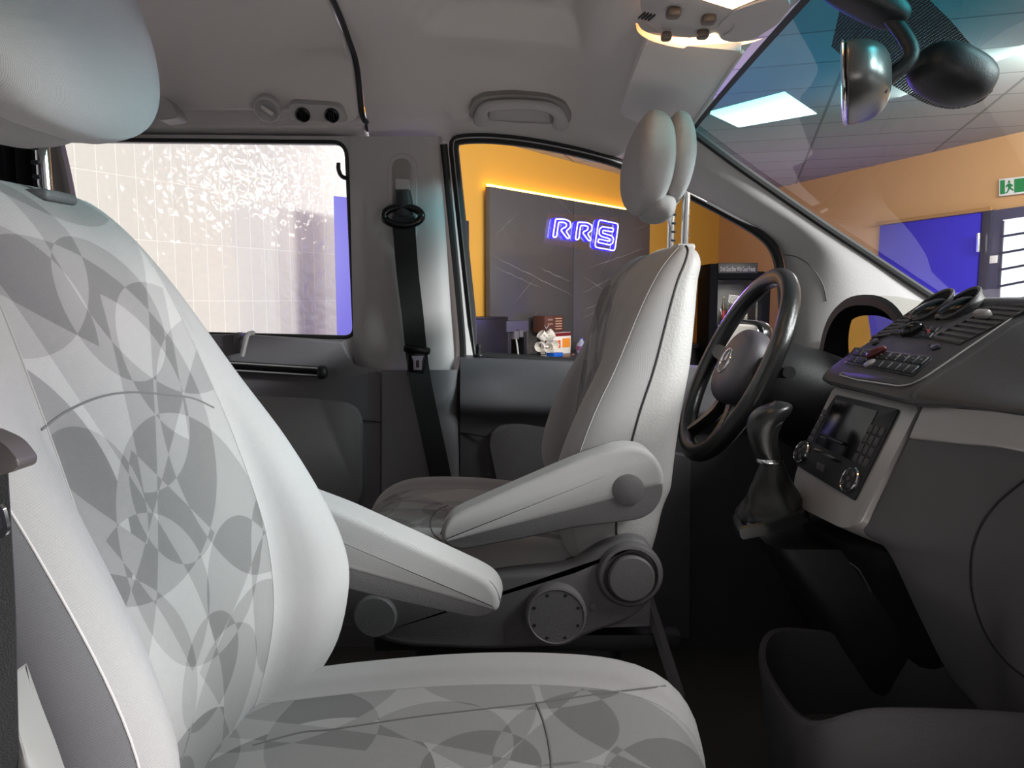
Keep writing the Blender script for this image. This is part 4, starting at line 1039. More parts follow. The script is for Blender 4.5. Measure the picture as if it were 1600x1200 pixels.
bm = BM(); rows = []
for z, x, rx, ry in ((.648, .408, .015, .015), (.652, .407, .0185, .018), (.672, .400, .0215, .0195), (.692, .397, .024, .022), (.708, .400, .028, .0245), (.720, .406, .0315, .026), (.729, .411, .0305, .0245), (.735, .413, .025, .02), (.7385, .412, .014, .012), (.7395, .411, .004, .004)):
    rows.append([V((x+rx*math.cos(2*PI*k/32), 1.2+ry*math.sin(2*PI*k/32), z + .004*math.cos(2*PI*k/32)*(z > .7))) for k in range(32)])
cl = [spline([r[k] for r in rows], 4) for k in range(32)]; rows = [[c[i] for c in cl] for i in range(len(cl[0]))]
grid(bm, rows, closed=True, capends=True); kb = obj('knob', bm, M['leather'], gl)
seam_on(kb, [(1207, 716), (1204, 690), (1210, 670), (1226, 658), (1240, 655)], .0009, mat=M['rubber'])
bm = BM(); lathe(bm, (.408, 1.2, .645), (0, 0, 1), [(.0185, 0), (.0195, .003), (.0185, .007)], 28); obj('chrome_collar', bm, M['chrome'], gl)
# metal bracket of the driver's pedestal
bm = BM(); tube(bm, [at(1012, 935, 1.28), at(1030, 990, 1.24), at(1062, 1090, 1.2)], .011, 6)
o = obj('bracket', bm, M['trim_dark'], dseat)
# ================================================================== OVERHEAD
oc = thing('overhead_console', 'grey overhead console with two glowing orange map lamps', 'overhead light', (.292, 1.08, 1.36))
OX, OY, ORX, ORY = .292, 1.08, .113, .192
def ocp(a, s, dz=0.0): return V((OX + ORX*s*sgn_pow(math.cos(a), .85), OY + ORY*s*sgn_pow(math.sin(a), .85), 1.294 + .026*s**5 + dz))
NA = 96
bm = BM(); rows = [[ocp(2*PI*k/NA, s) for k in range(NA)] for s in (.02, .2, .4, .6, .7, .78, .84, .9, .95, .985)] + [[ocp(2*PI*k/NA, 1.0, d) for k in range(NA)] for d in (.004, .014, .06)]
grid(bm, rows, closed=True); obj('housing', bm, M['trim_light'], oc)
def lamp_mat(name, c, r, s0, s1):
    t = NT(name); g = t.n('ShaderNodeNewGeometry'); vm = t.n('ShaderNodeVectorMath', operation='DISTANCE'); t.l(g.outputs['Position'], vm.inputs[0]); vm.inputs[1].default_value = c
    cr = t.n('ShaderNodeValToRGB'); mr = t.n('ShaderNodeMapRange'); mr.inputs['From Max'].default_value = r; t.l(vm.outputs['Value'], mr.inputs['Value']); t.l(mr.outputs[0], cr.inputs[0])
    cr.color_ramp.elements[0].color = (1, .80, .48, 1); cr.color_ramp.elements[1].color = (.95, .30, .07, 1)
    st = t.n('ShaderNodeMapRange'); st.inputs['From Max'].default_value = r; st.inputs['To Min'].default_value = s0; st.inputs['To Max'].default_value = s1; t.l(vm.outputs['Value'], st.inputs['Value'])
    e = t.n('ShaderNodeEmission'); t.l(cr.outputs[0], e.inputs[0]); t.l(st.outputs[0], e.inputs[1]); t.l(e.outputs[0], t.out.inputs[0]); return t.m
hs = bpy.data.objects[[o.name for o in oc.children][0]]
LO = [(993, 36), (997, 50), (1012, 61), (1035, 69), (1065, 75), (1105, 77.5), (1145, 73), (1176, 66), (1192, 60)]
LI = [(996, 36), (1003, 46), (1018, 53), (1040, 57), (1068, 58.5), (1098, 57), (1117, 51), (1124, 64), (1150, 69)]
def hp(x, y, off):
    return on(hs, x, y, off) or at(x, y, Z=1.31)
bm = BM(); lo_, li_ = spline([V((x, y, 0)) for x, y in LO], 6), spline([V((x, y, 0)) for x, y in LI], 6); rows = []
for k, off in ((0, -.001), (.06, .003), (.3, .004), (.6, .004), (.94, .003), (1, -.001)):
    rows.append([hp(*(a.lerp(b, k)).xy, off) for a, b in zip(li_, lo_)])
grid(bm, rows); obj('map_lamp', bm, lamp_mat('far_lamp_glow', (.318, 1.22, 1.295), .15, 5.5, .9), oc)
bm = BM(); q = [V((x, y, 1.2905)) for x, y in ((.186, 1.005), (.240, 1.045), (.298, 1.086), (.318, 1.045), (.352, 1.005), (.35, .93), (.29, .915), (.19, .94))]
slab(bm, q, (0, 0, .006), .002); obj('map_lamp', bm, lamp_mat('near_lamp_glow', (.29, 1.03, 1.29), .13, 5.5, .9), oc)
def ocz(px, py, z=1.2895): return at(px, py, Z=z)
brown = plain('brown_grey_button', (.36, .31, .28), .4)
for x, y, s in ((1052, 21, 9), (1107, 31, 9), (1041, 57, 7), (1098, 54, 8)):
    c = ocz(x, y); bm = BM(); superell(bm, c, (s*.0011, s*.0013, .006), .5, .6, nu=20, nv=10); obj('lamp_button', bm, brown, oc)
for k in range(4):
    c = ocz(1003+k*5, 24+k*1.2); bm = BM(); box(bm, c, (.0022, .022, .003), .0005, Matrix.Rotation(.25, 3, 'Z')); obj('vent_slot', bm, M['dash_dark'], oc)
bm = BM(); q = [ocz(x, y, 1.2915) for x, y in ((1121, 45), (1126, 36), (1150, 16), (1190, 2), (1230, -4), (1236, 12), (1215, 38), (1180, 60), (1150, 68), (1126, 62))]; slab(bm, roundpoly(q, .012, 4), (0, 0, .006), .002); cv = obj('glasses_flap', bm, M['trim_light'], oc)
bm = BM(); tube(bm, spline([ocz(x, y, 1.2905) for x, y in ((1131, 55), (1140, 50), (1146, 43), (1145, 38))], 4), .0016, 6); obj('finger_grip', bm, M['vinyl'], cv)
# sun visor
vz = thing('sun_visor', 'grey sun visor folded up above the driver window', 'sun visor', tuple(at(1025, 130, 1.5)))
TL, TR, BR, BL = at(1010, 66, 1.31), at(1160, 80, 1.275), at(1079, 199, 1.69), at(966, 183, 1.69)
q = [TL, TL.lerp(TR, .5), TR, TR.lerp(BR, .33), TR.lerp(BR, .66), BR, BR.lerp(BL, .5) + V((0, .015, -.004)), BL, BL.lerp(TL, .5) + V((-.003, 0, 0))]
bm = BM(); slab(bm, roundpoly(q, [.01, 0, .01, 0, 0, .012, .2, .04, .2], 5), (.0, .0, .016), .005, 3); vb = obj('visor_board', bm, M['headliner'], vz)
bm = BM(); tube(bm, [TR + V((.0, .0, -.001)), BR + V((0, 0, -.001))], .0035, 8); obj('edge_rod', bm, M['trim_light'], vz)
bm = BM(); box(bm, at(1123, 106, 1.385) + V((0, 0, 0)), (.020, .030, .012), .004, Matrix.Rotation(-.35, 3, 'Z')); obj('clip', bm, M['trim_light'], vz)
# grab handle
gh = thing('grab_handle', 'grey grab handle recessed in the headliner above the driver window', 'grab handle', tuple(at(812, 192, 1.79)))
GHP = Plane(at(735, 190, 1.800), at(890, 193, 1.800), at(810, 148, 1.762))
q = [GHP.at(x, y, .001) for x, y in ((731, 184), (735, 162), (754, 150.5), (800, 147), (855, 151), (883, 161), (894, 180), (890, 194), (810, 192))]
bm = BM(); slab(bm, roundpoly(q, .012, 4), -GHP.n*.03, .002); obj('recess_plate', bm, plain('recess_shade_grey', (.55, .54, .535), .7), gh)  # darker grey plate paints the shadow gap round the handle
q = [GHP.at(x, y, .004) for x, y in ((764, 186), (766, 166), (775, 160), (850, 163), (857, 172), (860, 190))]
bm = BM(); slab(bm, q, -GHP.n*.01, .001); obj('back_plate', bm, M['trim_light'], gh)
HP_ = [(752, 187), (752, 177), (756, 166), (768, 159.5), (800, 157), (830, 158), (853, 161.5), (868, 169), (875, 181), (876, 193)]
hpts = spline([GHP.at(x, y, o) for (x, y), o in zip(HP_, (.006, .012, .017, .019, .020, .020, .019, .017, .012, .006))], 5)
nh = len(hpts); bm = BM(); tube(bm, hpts, [.0105 + .0085*abs(2*k/(nh-1)-1)**3 for k in range(nh)], 12); obj('handle', bm, M['trim_light'], gh)
# interior mirror
mc = V((.462, 1.09, 1.193)); ml = V((.40, .92, 0)).normalized(); mn = V((-ml.y, ml.x, -.06)).normalized(); mu = mn.cross(ml) * -1
mu = ml.cross(mn); mu = mu if mu.z > 0 else -mu
Rm = Matrix((ml, mn, mu)).transposed()
rm = thing('rear_view_mirror', 'dark glossy rear view mirror seen from behind its end', 'mirror', tuple(mc))
shellm = plain('dark_pearl_plastic', (.34, .335, .33), .30, metal=.55, bump=(700, .1))
bm = BM(); superell(bm, mc, (.118, .052, .041), .66, .8, rot=Rm, nu=48, nv=28, shape=lambda p: V((p.x, p.y*.16 if p.y > 0 else p.y, p.z))); obj('shell', bm, shellm, rm)
bm = BM(); superell(bm, mc + mn*.0065, (.112, .004, .037), .3, .6, rot=Rm, nu=40, nv=16); obj('mirror_glass', bm, M['chrome'], rm)
bm = BM(); box(bm, mc - mn*.035 - mu*.024 - ml*.05, (.012, .02, .01), .003, Rm); obj('dimmer_tab', bm, M['dash_dark'], rm)
bm = BM(); tube(bm, spline([mc - mn*.045, mc - mn*.075 + V((0, 0, .03)), V((.50, 1.085, 1.295))], 6), .010, 10); obj('stem', bm, M['dash_dark'], rm)
bm = BM(); superell(bm, V((.475, 1.085, 1.303)), (.062, .036, .017), .7, .6, rot=Matrix.Rotation(.46, 3, 'Y')); obj('foot', bm, M['dash_dark'], rm)
rs = thing('sensor_housing', 'smooth black sensor housing on the windscreen beside the mirror', 'sensor housing', (.617, 1.08, 1.21))
bm = BM(); superell(bm, V((.598, 1.085, 1.206)), (.052, .056, .030), .75, .75, rot=Matrix.Rotation(.47, 3, 'Y')); obj('cover', bm, M['dash_dark'], rs)
# door mirror outside the driver window
om = thing('door_mirror', 'black door mirror outside the driver window reflecting pale tiles', 'mirror', (.665, 2.25, .72))
oc_ = at(1158, 538, 2.25); on_ = V((-.84, -.54, .02)).normalized(); ol = V((-on_.y, on_.x, 0)).normalized(); ou = on_.cross(ol); ou = ou if ou.z > 0 else -ou
Ro = Matrix((ol, on_, ou)).transposed()
bm = BM(); superell(bm, oc_, (.085, .065, .072), .5, .6, rot=Ro, shape=lambda p: V((p.x, p.y*.2 if p.y > 0 else p.y, p.z))); obj('shell', bm, M['black_gloss'], om)
bm = BM(); superell(bm, oc_ + on_*.014, (.073, .004, .060), .3, .55, rot=Ro); obj('mirror_glass', bm, M['chrome'], om)
bm = BM(); tube(bm, [oc_ - ou*.06 + V((.02, -.05, 0)), V((.74, 2.02, .74))], .028, 12); obj('arm', bm, M['black_gloss'], om)
# ================================================================== THE HALL OUTSIDE
ZF, ZCEIL = -.50, 2.40
def tiles_mat(name, col, grout, w, h, rough, wav):
    t = NT(name); b = t.bsdf(Roughness=rough); b.inputs['Specular IOR Level'].default_value = .5
    uv = t.n('ShaderNodeUVMap'); br = t.n('ShaderNodeTexBrick'); br.offset = 0.0; br.squash = 1.0
    br.inputs['Scale'].default_value = 1.0; br.inputs['Brick Width'].default_value = w; br.inputs['Row Height'].default_value = h; br.inputs['Mortar Size'].default_value = .003; br.inputs['Mortar Smooth'].default_value = .2
    br.inputs['Color1'].default_value = lin(col); br.inputs['Color2'].default_value = lin(tuple(c*.985 for c in col)); br.inputs['Mortar'].default_value = lin(grout)
    t.l(uv.outputs[0], br.inputs['Vector']); t.l(br.outputs['Color'], b.inputs['Base Color'])
    nz = t.n('ShaderNodeTexNoise'); nz.inputs['Scale'].default_value = 17; nz.inputs['Detail'].default_value = 1; t.l(uv.outputs[0], nz.inputs['Vector'])
    hgt = t.math('SUBTRACT', t.math('MULTIPLY', nz.outputs['Fac'], wav), t.math('MULTIPLY', br.outputs['Fac'], .6))
    bp = t.n('ShaderNodeBump'); bp.inputs['Strength'].default_value = .6; bp.inputs['Distance'].default_value = .012; t.l(hgt, bp.inputs['Height']); t.l(bp.outputs[0], b.inputs['Normal'])
    return t.m
def wallseg(name, a, b, z0, z1, mat, label, cat, th=.08):
    """upright wall from plan point a to b; uv in metres"""
    bm = BM(); a, b = V((*a, 0)), V((*b, 0)); L = (b-a).length; n = V(((b-a).y, -(b-a).x, 0)).normalized()
    if n.dot(EYE - a) > 0: n = -n
    rows = [[a + V((0, 0, z)), b + V((0, 0, z))] for z in (z0, z1)]
    grid(bm, rows, uv=[[(0, z), (L, z)] for z in (z0, z1)])
    grid(bm, [[p + n*th for p in r] for r in rows]); 
    return struct(name, bm, mat, label, cat)
# tiled wall behind the rear side window
tw0, tw1 = V((-3.03, 1.76, 0)), V((-1.04, 5.25, 0))
wallseg('wall_left', tw0.xy, tw1.xy, ZF, ZCEIL, tiles_mat('pale_gloss_tiles', (.75, .735, .70), (.82, .81, .77), .1, .3, .10, 1.0), 'hall wall of upright pale glossy tiles', 'tiled wall')
# yellow wall with the bar panel
yw0, yd = V((-.337, 7.23, 0)), V((.757, 1.0, 0)).normalized()
YN = V((yd.y, -yd.x, 0)); YN = YN if YN.y < 0 else -YN
yellow = plain('ochre_wall_paint', (.74, .55, .22), .7, spec=.3)
wallseg('wall_back', (yw0 - yd*2.2).xy, (yw0 + yd*6.6).xy, ZF, ZCEIL, yellow, 'ochre yellow hall wall behind the marble panel', 'wall')
YW = Plane(yw0, yw0 + yd, yw0 + V((0, 0, 1)))
class Off:
    def __init__(s, P, d): s.P, s.d = P, d; s.o = P.o + P.n*d; s.n = P.n
    at = Plane.at
PANEL, ITEM = Off(YW, .09), Off(YW, .42)
# marble
t = NT('dark_marble'); b = t.bsdf(Roughness=.22)
co = t.n('ShaderNodeTexCoord'); nz = t.n('ShaderNodeTexNoise'); nz.inputs['Scale'].default_value = 1.1; nz.inputs['Detail'].default_value = 4; t.l(co.outputs['Object'], nz.inputs['Vector'])
mx = t.n('ShaderNodeMixRGB'); mx.inputs[1].default_value = lin((.235, .228, .23)); mx.inputs[2].default_value = lin((.33, .32, .32)); t.l(nz.outputs['Fac'], mx.inputs[0]); t.l(mx.outputs[0], b.inputs['Base Color'])
vein_m = plain('marble_vein', (.52, .51, .52), .25)
VEINS = [(765, 397, 907, 468, 1), (768, 415, 850, 452, .6), (840, 417, 893, 441, .8), (907, 429, 982, 478, .8), (912, 422, 1015, 385, .8), (907, 460, 992, 414, .7), (908, 487, 975, 455, .7), (930, 437, 985, 350, .4),
         (770, 372, 812, 330, .5), (800, 478, 838, 432, .5), (815, 520, 845, 480, .4), (907, 500, 960, 470, .6), (912, 530, 940, 505, .5), (980, 440, 1015, 470, .5), (780, 345, 800, 390, .35), (860, 300, 905, 345, .4), (930, 330, 960, 322, .4), (985, 360, 1014, 352, .4), (775, 560, 830, 500, .4), (900, 470, 909, 530, .3)]
pn = thing('marble_panel', 'dark veined marble wall panel carrying the blue neon letters', 'wall panel', tuple(PANEL.at(880, 600)))
ct = .36
za, zb_ = PANEL.at(765, 291), PANEL.at(1016, 334)
def pxof(p):
    d = p - EYE; cp_, sp__ = math.cos(PITCH), math.sin(PITCH); f_ = d.y*cp_ - d.z*sp__; u_ = d.y*sp__ + d.z*cp_
    return (CX + FPX*d.x/f_, CY - FPX*u_/f_)
c4 = [(765, 291), (1016, 334), pxof(V((zb_.x, zb_.y, ct+.002))), pxof(V((za.x, za.y, ct+.002)))]
for u0, u1 in ((0, .523), (.527, 1)):
    bm = BM(); slab(bm, [PANEL.at(*bil(c4, u, v)) for u, v in ((u0, 0), (u1, 0), (u1, 1), (u0, 1))], -PANEL.n*.05, .002, 2)
    for x0, y0, x1, y1, wv in VEINS:
        if (x0+x1)/2 < 896 and u0 > 0 or (x0+x1)/2 >= 896 and u0 == 0: continue
        rnd = random.Random(x0*7+y0); nseg = 14; up_, lo_ = [], []
        for k in range(nseg+1):
            f = k/nseg; x, y = x0+(x1-x0)*f, y0+(y1-y0)*f + rnd.uniform(-.9, .9); h = .55*wv*math.sin(PI*min(.97, max(.03, f)))*rnd.uniform(.4, 1.2)
            x = min(894.5, x) if u0 == 0 else max(896.8, x)
            up_.append(PANEL.at(x, y-h, .0006)); lo_.append(PANEL.at(x, y+h, .0006))
        grid(bm, [up_, lo_], mat=1)
    obj('slab', bm, [t.m, vein_m], pn)
bm = BM(); a, b_ = PANEL.at(766, 288.5, -.035), PANEL.at(1014, 332, -.035); tube(bm, [a.lerp(b_, k/8) for k in range(9)], .012, 6)
o = obj('light_strip', bm, emit('warm_led_strip', (1.0, .78, .30), 13)); tag(o, 'warm yellow light strip along the top of the marble panel', 'light strip')
# neon sign
ns = thing('neon_sign', 'glowing blue white neon sign reading RRS on the marble panel', 'neon sign', tuple(PANEL.at(910, 392)))
def cp(pts): return [(840 + x/4, 320 + y/4) for x, y in pts]
R_ = [(78, 203), (95, 90), (160, 93), (188, 108), (190, 140), (160, 166), (186, 206), (168, 212), (128, 160), (136, 150), (158, 142), (166, 122), (150, 112), (114, 110), (101, 203)]
S_ = [(456, 148), (392, 138), (374, 148), (370, 188), (432, 203), (430, 214), (366, 206), (361, 236), (442, 247), (460, 232), (464, 194), (402, 178), (404, 165), (454, 174)]
def stroke_loop(pts, w):
    out_l, out_r = [], []; m = len(pts)
    for i, (x, y) in enumerate(pts):
        a = V((*pts[max(i-1, 0)], 0)); c_ = V((*pts[min(i+1, m-1)], 0)); p = V((x, y, 0))
        d1 = (p-a).normalized() if i > 0 else (c_-p).normalized(); d2 = (c_-p).normalized() if i < m-1 else d1
        nn = V((-(d1+d2).y, (d1+d2).x, 0)).normalized(); k = w/max(.5, nn.dot(V((-d1.y, d1.x, 0))))
        out_l.append((x+nn.x*k, y+nn.y*k)); out_r.append((x-nn.x*k, y-nn.y*k))
    return out_l + out_r[::-1]
S_ = stroke_loop([(456, 160), (392, 149), (381, 158), (379, 180), (388, 189), (440, 204), (447, 214), (443, 234), (432, 240), (362, 225)], 11)
Bx = [(366, 95), (489, 120), (466, 288), (340, 265)]
core, halo = emit('neon_core', (.86, .86, 1.0), 3.0), emit('neon_blue', (.10, .06, 1.0), 9.0)
for nm, pts, r in (('letter_R', R_, .01), ('letter_R', [(x*.94+145, y*.95+25) for x, y in R_], .01), ('letter_S', S_, .006), ('letter_frame', Bx, .02)):
    q = roundpoly([PANEL.at(x, y, .035) for x, y in cp(pts)], r*2.2, 3)
    bm = BM(); tube(bm, q, .006, 8, closed=True); o = obj(nm, bm, core, ns)
    bm = BM(); tube(bm, [p - PANEL.n*.014 for p in q], .0105, 8, closed=True); obj('neon_back', bm, halo, o)
bm = BM(); slab(bm, [PANEL.at(x, y, .008) for x, y in cp([(55, 50), (505, 80), (480, 310), (40, 240)])], -PANEL.n*.005, .001); obj('backing', bm, M['pane'], ns)
# bar counter
bm = BM()
q = [YW.o + yd*s + YN*d for s, d in ((-.16, .03), (3.9, .03), (3.9, .66), (-.16, .66))]
slab(bm, [V((p.x, p.y, ct)) for p in q], (0, 0, -.05), .005); bar = thing('bar_counter', 'dark bar counter below the marble panel', 'counter', tuple(V((q[2].x, q[2].y, ZF))))
obj('worktop', bm, plain('dark_worktop', (.16, .15, .15), .3), bar)
bm = BM(); slab(bm, [V((p.x, p.y, ct-.051)) for p in [YW.o + yd*s + YN*d for s, d in ((-.12, .05), (3.85, .05), (3.85, .60), (-.12, .60))]], (0, 0, -(ct-.052-ZF))); obj('front', bm, plain('dark_bar_front', (.14, .13, .14), .5), bar)
def prism(px0, py0, px1, py1, depth, d=0.42, bev=.004, zb=None):
    """upright box whose front face spans these pixels, d metres off the yellow wall; stands on the counter"""
    P = Off(YW, d); a, b = P.at(px0, py0), P.at(px1, py0); z1 = a.z; z0 = P.at(px0, py1).z if zb is None else zb
    b = V((b.x, b.y, 0)); a = V((a.x, a.y, 0)); bm = BM()
    slab(bm, [V((a.x, a.y, z0)), V((b.x, b.y, z0)), V((b.x, b.y, z1)), V((a.x, a.y, z1))], YN*-depth, bev, 2, both=True); return bm
blk, grey = plain('black_appliance', (.055, .055, .06), .4), plain('grey_appliance', (.34, .33, .35), .4)
cm = thing('coffee_machine', 'black coffee machine on the counter before the ochre wall', 'coffee machine', tuple(Off(YW, .42).at(780, 560)))
obj('body', prism(743, 500, 794, 0, .34, zb=ct+.001), blk, cm); obj('bean_lid', prism(745, 496, 794, 501, .30, .41), blk, cm)
obj('brew_head', prism(792, 502, 826, 519, .22, .43), plain('violet_grey_top', (.26, .25, .32), .35), cm)
for x0, x1, y0, y1 in ((804, 811, 515, 530), (812, 818, 516, 527)): obj('spout', prism(x0, y0, x1, y1, .05, .43, .002), grey, cm)
bm = BM(); P_ = Off(YW, .42); tube(bm, spline([P_.at(806, 528), P_.at(808, 540), P_.at(810, 556)], 4), .008, 8); obj('milk_pipe', bm, M['trim_light'], cm)
obj('side_panel', prism(793, 520, 799, 0, .2, .42, .002, zb=ct+.001), plain('dark_appliance', (.14, .14, .15), .35), cm); obj('column', prism(819, 519, 823, 0, .2, .42, .002, zb=ct+.001), blk, cm)
obj('drip_tray', prism(793, 556, 826, 0, .25, .43, .002, zb=ct+.001), blk, cm)
# cup tree
cw = plain('white_china', (.84, .82, .78), .25)
st = thing('cup_stand', 'wire stand for the white cups on the counter', 'cup stand', tuple(Off(YW, .42).at(853, 570)))
bm = BM(); P_ = Off(YW, .40); a = P_.at(853, 512); base = V((a.x, a.y, ct+.002)); tube(bm, [base, a], .006, 8); lathe(bm, base, (0, 0, 1), [(.06, 0), (.06, .008), (0, .01)], 20); obj('stem', bm, M['chrome'], st)
for k in range(3):
    bm = BM(); tube(bm, [a + V((0, 0, -.01)), a + V((.03*math.cos(k*2.1), .03*math.sin(k*2.1), .025))], .004, 6); obj('hook', bm, M['chrome'], st)
def cup(x, y, ax, label, hx=1):
    P_ = Off(YW, .47); c = P_.at(x, y); t_ = thing('cup', label, 'cup', tuple(c), group='white cups on the stand')
    bm = BM(); ax = V(ax).normalized(); lathe(bm, c - ax*.035, ax, [(.024, 0), (.036, .008), (.046, .045), (.048, .078), (.045, .078), (.041, .04), (.02, .008)], 24, cap=False); obj('bowl', bm, cw, t_)
    bm = BM(); u, v, d = frame(ax); tube(bm, spline([c + u*.042*hx + d*.03, c + u*.075*hx + d*.02, c + u*.07*hx - d*.01, c + u*.04*hx - d*.015], 5), .006, 6); obj('handle', bm, cw, t_)
cup(849, 526, (-.6, -.3, .6), 'white cup tilted at the top left of the stand')
cup(858, 524, (.7, -.3, .5), 'white cup tilted at the top right of the stand', -1)
cup(845, 541, (-.3, -.8, -.1), 'white cup low on the left of the stand')
cup(856, 543, (.1, -1, .05), 'white cup low in front of the stand, its mouth facing out', -1)
cup(863, 539, (.6, -.6, 0), 'white cup low on the right of the stand beside the box')
bx = thing('brown_carton', 'brown printed carton stacked on the orange and white box', 'carton', tuple(Off(YW, .30).at(866, 520)))
obj('box', prism(851, 494, 880, 520, .14, .30, .002), plain('brown_card', (.30, .17, .13), .5), bx)
for k in range(5): obj('print_line', prism(868, 497+k*4, 878, 498.6+k*4, .002, .302, 0), plain('cream_print', (.70, .55, .45), .6), bx)
for k in range(2): obj('print_line', prism(856, 498+k*7, 864, 501+k*7, .002, .302, 0), plain('dim_print', (.50, .38, .33), .6), bx)
bx = thing('orange_white_box', 'white box with orange print and dark red top on the counter', 'carton', tuple(Off(YW, .30).at(878, 570)))
P30 = Off(YW, .30); zt = P30.at(866, 520).z
obj('box', prism(865, 520.3, 892, 0, .16, .30, .002, zb=ct+.001), plain('white_card', (.86, .83, .80), .5), bx)
obj('red_band', prism(865, 520.8, 892, 526, .003, .303, 0), plain('dark_red_print', (.42, .06, .06), .5), bx)
obj('orange_print', prism(879, 529, 891, 543, .003, .303, 0), plain('orange_print', (.86, .52, .16), .5), bx)
obj('figure_print', prism(870, 532, 876, 544, .003, .303, 0), plain('red_orange_print', (.82, .35, .16), .5), bx)
bl = thing('blue_cup', 'small blue plastic tub in front of the orange box', 'tub', tuple(Off(YW, .5).at(873, 570)))
obj('tub', prism(866, 552, 880, 0, .1, .5, .004, zb=ct+.001), plain('bright_blue_plastic', (.10, .36, .74), .35), bl)
def bottle(x, r, ytop, label, cap_col, lab_col, body, d=.42, zb=None, group='bottles on the counter', nm='bottle', Pl=None, h=None):
    P_ = Pl or Off(YW, d); c = P_.at(x, 560); z0 = ct+.001 if zb is None else zb; z1 = P_.at(x, ytop).z; hh = z1-z0
    t_ = thing(nm, label, 'bottle', (c.x, c.y, z0), group=group); o_ = V((c.x, c.y, z0))
    bm = BM(); lathe(bm, o_, (0, 0, 1), [(r*.9, 0), (r, .01), (r, hh*.55), (r*.85, hh*.66), (r*.4, hh*.82), (r*.36, hh*.93)], 20); obj('body', bm, body, t_)
    bm = BM(); lathe(bm, o_ + V((0, 0, hh*.2)), (0, 0, 1), [(r*1.02, 0), (r*1.02, hh*.28)], 20, cap=False); obj('label_band', bm, lab_col, t_)
    bm = BM(); lathe(bm, o_ + V((0, 0, hh*.92)), (0, 0, 1), [(r*.42, 0), (r*.42, hh*.07), (0, hh*.08)], 14); obj('cap', bm, cap_col, t_)
clearb = plain('pale_water_bottle', (.55, .57, .66), .15); bluec = plain('blue_cap', (.25, .30, .60), .4); redlab = plain('blue_red_label', (.45, .25, .45), .5); bluelab = plain('blue_label', (.30, .50, .68), .5)
bottle(908, .050, 528, 'clear water bottle with red and blue label on the counter', bluec, redlab, clearb)
bottle(919, .050, 527, 'clear water bottle with pale blue label at the seat edge', bluec, bluelab, clearb, .36)
bottle(895, .022, 553, 'tiny white topped jar between box and water bottles', plain('white_cap', (.82, .80, .78), .4), plain('red_label', (.55, .25, .2), .5), plain('amber_jar', (.35, .25, .2), .3), .5, nm='jar')
# dark blue board standing at the left end of the ochre wall
P_ = Off(YW, .12); bm = BM(); a, b_ = P_.at(700, 345), P_.at(733, 345)
slab(bm, [V((a.x, a.y, ZF+.002)), V((b_.x, b_.y, ZF+.002)), V((b_.x, b_.y, b_.z)), V((a.x, a.y, b_.z))], -YN*.05, .004); o = obj('dark_board', bm, plain('dark_blue_board', (.13, .13, .20), .4)); tag(o, 'dark blue board leaning at the left end of the ochre wall', 'board')
# violet banner beside the tiles
bn = thing('violet_banner', 'violet blue banner board standing before the tiles at the window edge', 'banner', tuple(at(545, 525, 4.55)))
a, b_ = at(521, 306, 4.45), at(600, 306, 4.70); bm = BM(); slab(bm, [V((a.x, a.y, ZF+.002)), V((b_.x, b_.y, ZF+.002)), V((b_.x, b_.y, a.z)), V((a.x, a.y, a.z))], V((.02, .04, 0)), .002)
obj('board', bm, plain('violet_board', (.30, .27, .66), .4), bn)
def text(body, size, origin, right, up, mat, parent, name, ex=.002, spacing=1.0, sx=1.0):
    cu = bpy.data.curves.new(name, 'FONT'); cu.body = body; cu.size = size; cu.extrude = ex; cu.space_character = spacing
    to = bpy.data.objects.new('t', cu); C.objects.link(to); dg = bpy.context.evaluated_depsgraph_get(); dg.update()
    me = bpy.data.meshes.new_from_object(to.evaluated_get(dg)); bpy.data.objects.remove(to); bm = BM(); bm.from_mesh(me); bpy.data.meshes.remove(me)
    r, u = V(right).normalized(), V(up).normalized(); n = r.cross(u)
    for v in bm.verts: v.co = V(origin) + r*v.co.x*sx + u*v.co.y + n*v.co.z
    return obj(name, bm, mat, parent, smooth=False)
white = plain('white_print', (.88, .88, .88), .5)
rgt = (b_ - a); rgt.z = 0; P2 = Plane(a, b_, a - V((0, 0, 1)))
text('C', .034, P2.at(548, 401, .004), rgt, (0, 0, 1), white, bn, 'letters'); text('B', .034, P2.at(549, 410, .004), rgt, (0, 0, 1), white, bn, 'letters')

# wall ahead with the exit
ex0, exd = V((4.60, 6.9, 0)), V((-.297, 1.0, 0)).normalized()
tan = plain('tan_wall_paint', (.76, .60, .42), .7, spec=.3)
wallseg('wall_right', (ex0 - exd*4.5).xy, (ex0 + exd*5.3).xy, ZF, ZCEIL, tan, 'tan hall wall ahead of the van with the exit door', 'wall')
EW = Plane(ex0, ex0 + exd, ex0 + V((0, 0, 1))); EN = EW.n
def epl(nm, mat, pts, off, th, par, bev=.003):
    bm = BM(); slab(bm, [EW.at(x, y, off) for x, y in pts], -EN*th, bev, 2); return obj(nm, bm, mat, par)
def edown(x0, y0, x1, y1):  # px top-left / top-right, reaching to the floor
    return [(x0, y0), (x1, y1)]
ed = thing('exit_door', 'dark framed exit door with bright panes ahead of the van', 'door', tuple(EW.at(1560, 600)))
def eslab(nm, mat, x0, y0, x1, y1, off, th, par):
    a, b = EW.at(x0, y0, off), EW.at(x1, y1, off); bm = BM()
    slab(bm, [V((a.x, a.y, ZF+.002)), V((b.x, b.y, ZF+.002)), b, a], -EN*th, .004, 2); return obj(nm, bm, mat, par)
dkf = plain('blue_black_frame', (.20, .20, .27), .4)
eslab('frame_post', dkf, 1542, 330, 1556, 328, .05, .06, ed)
eslab('leaf', plain('slate_blue_door', (.30, .30, .40), .45), 1555, 329, 1720, 306, .035, .05, ed)
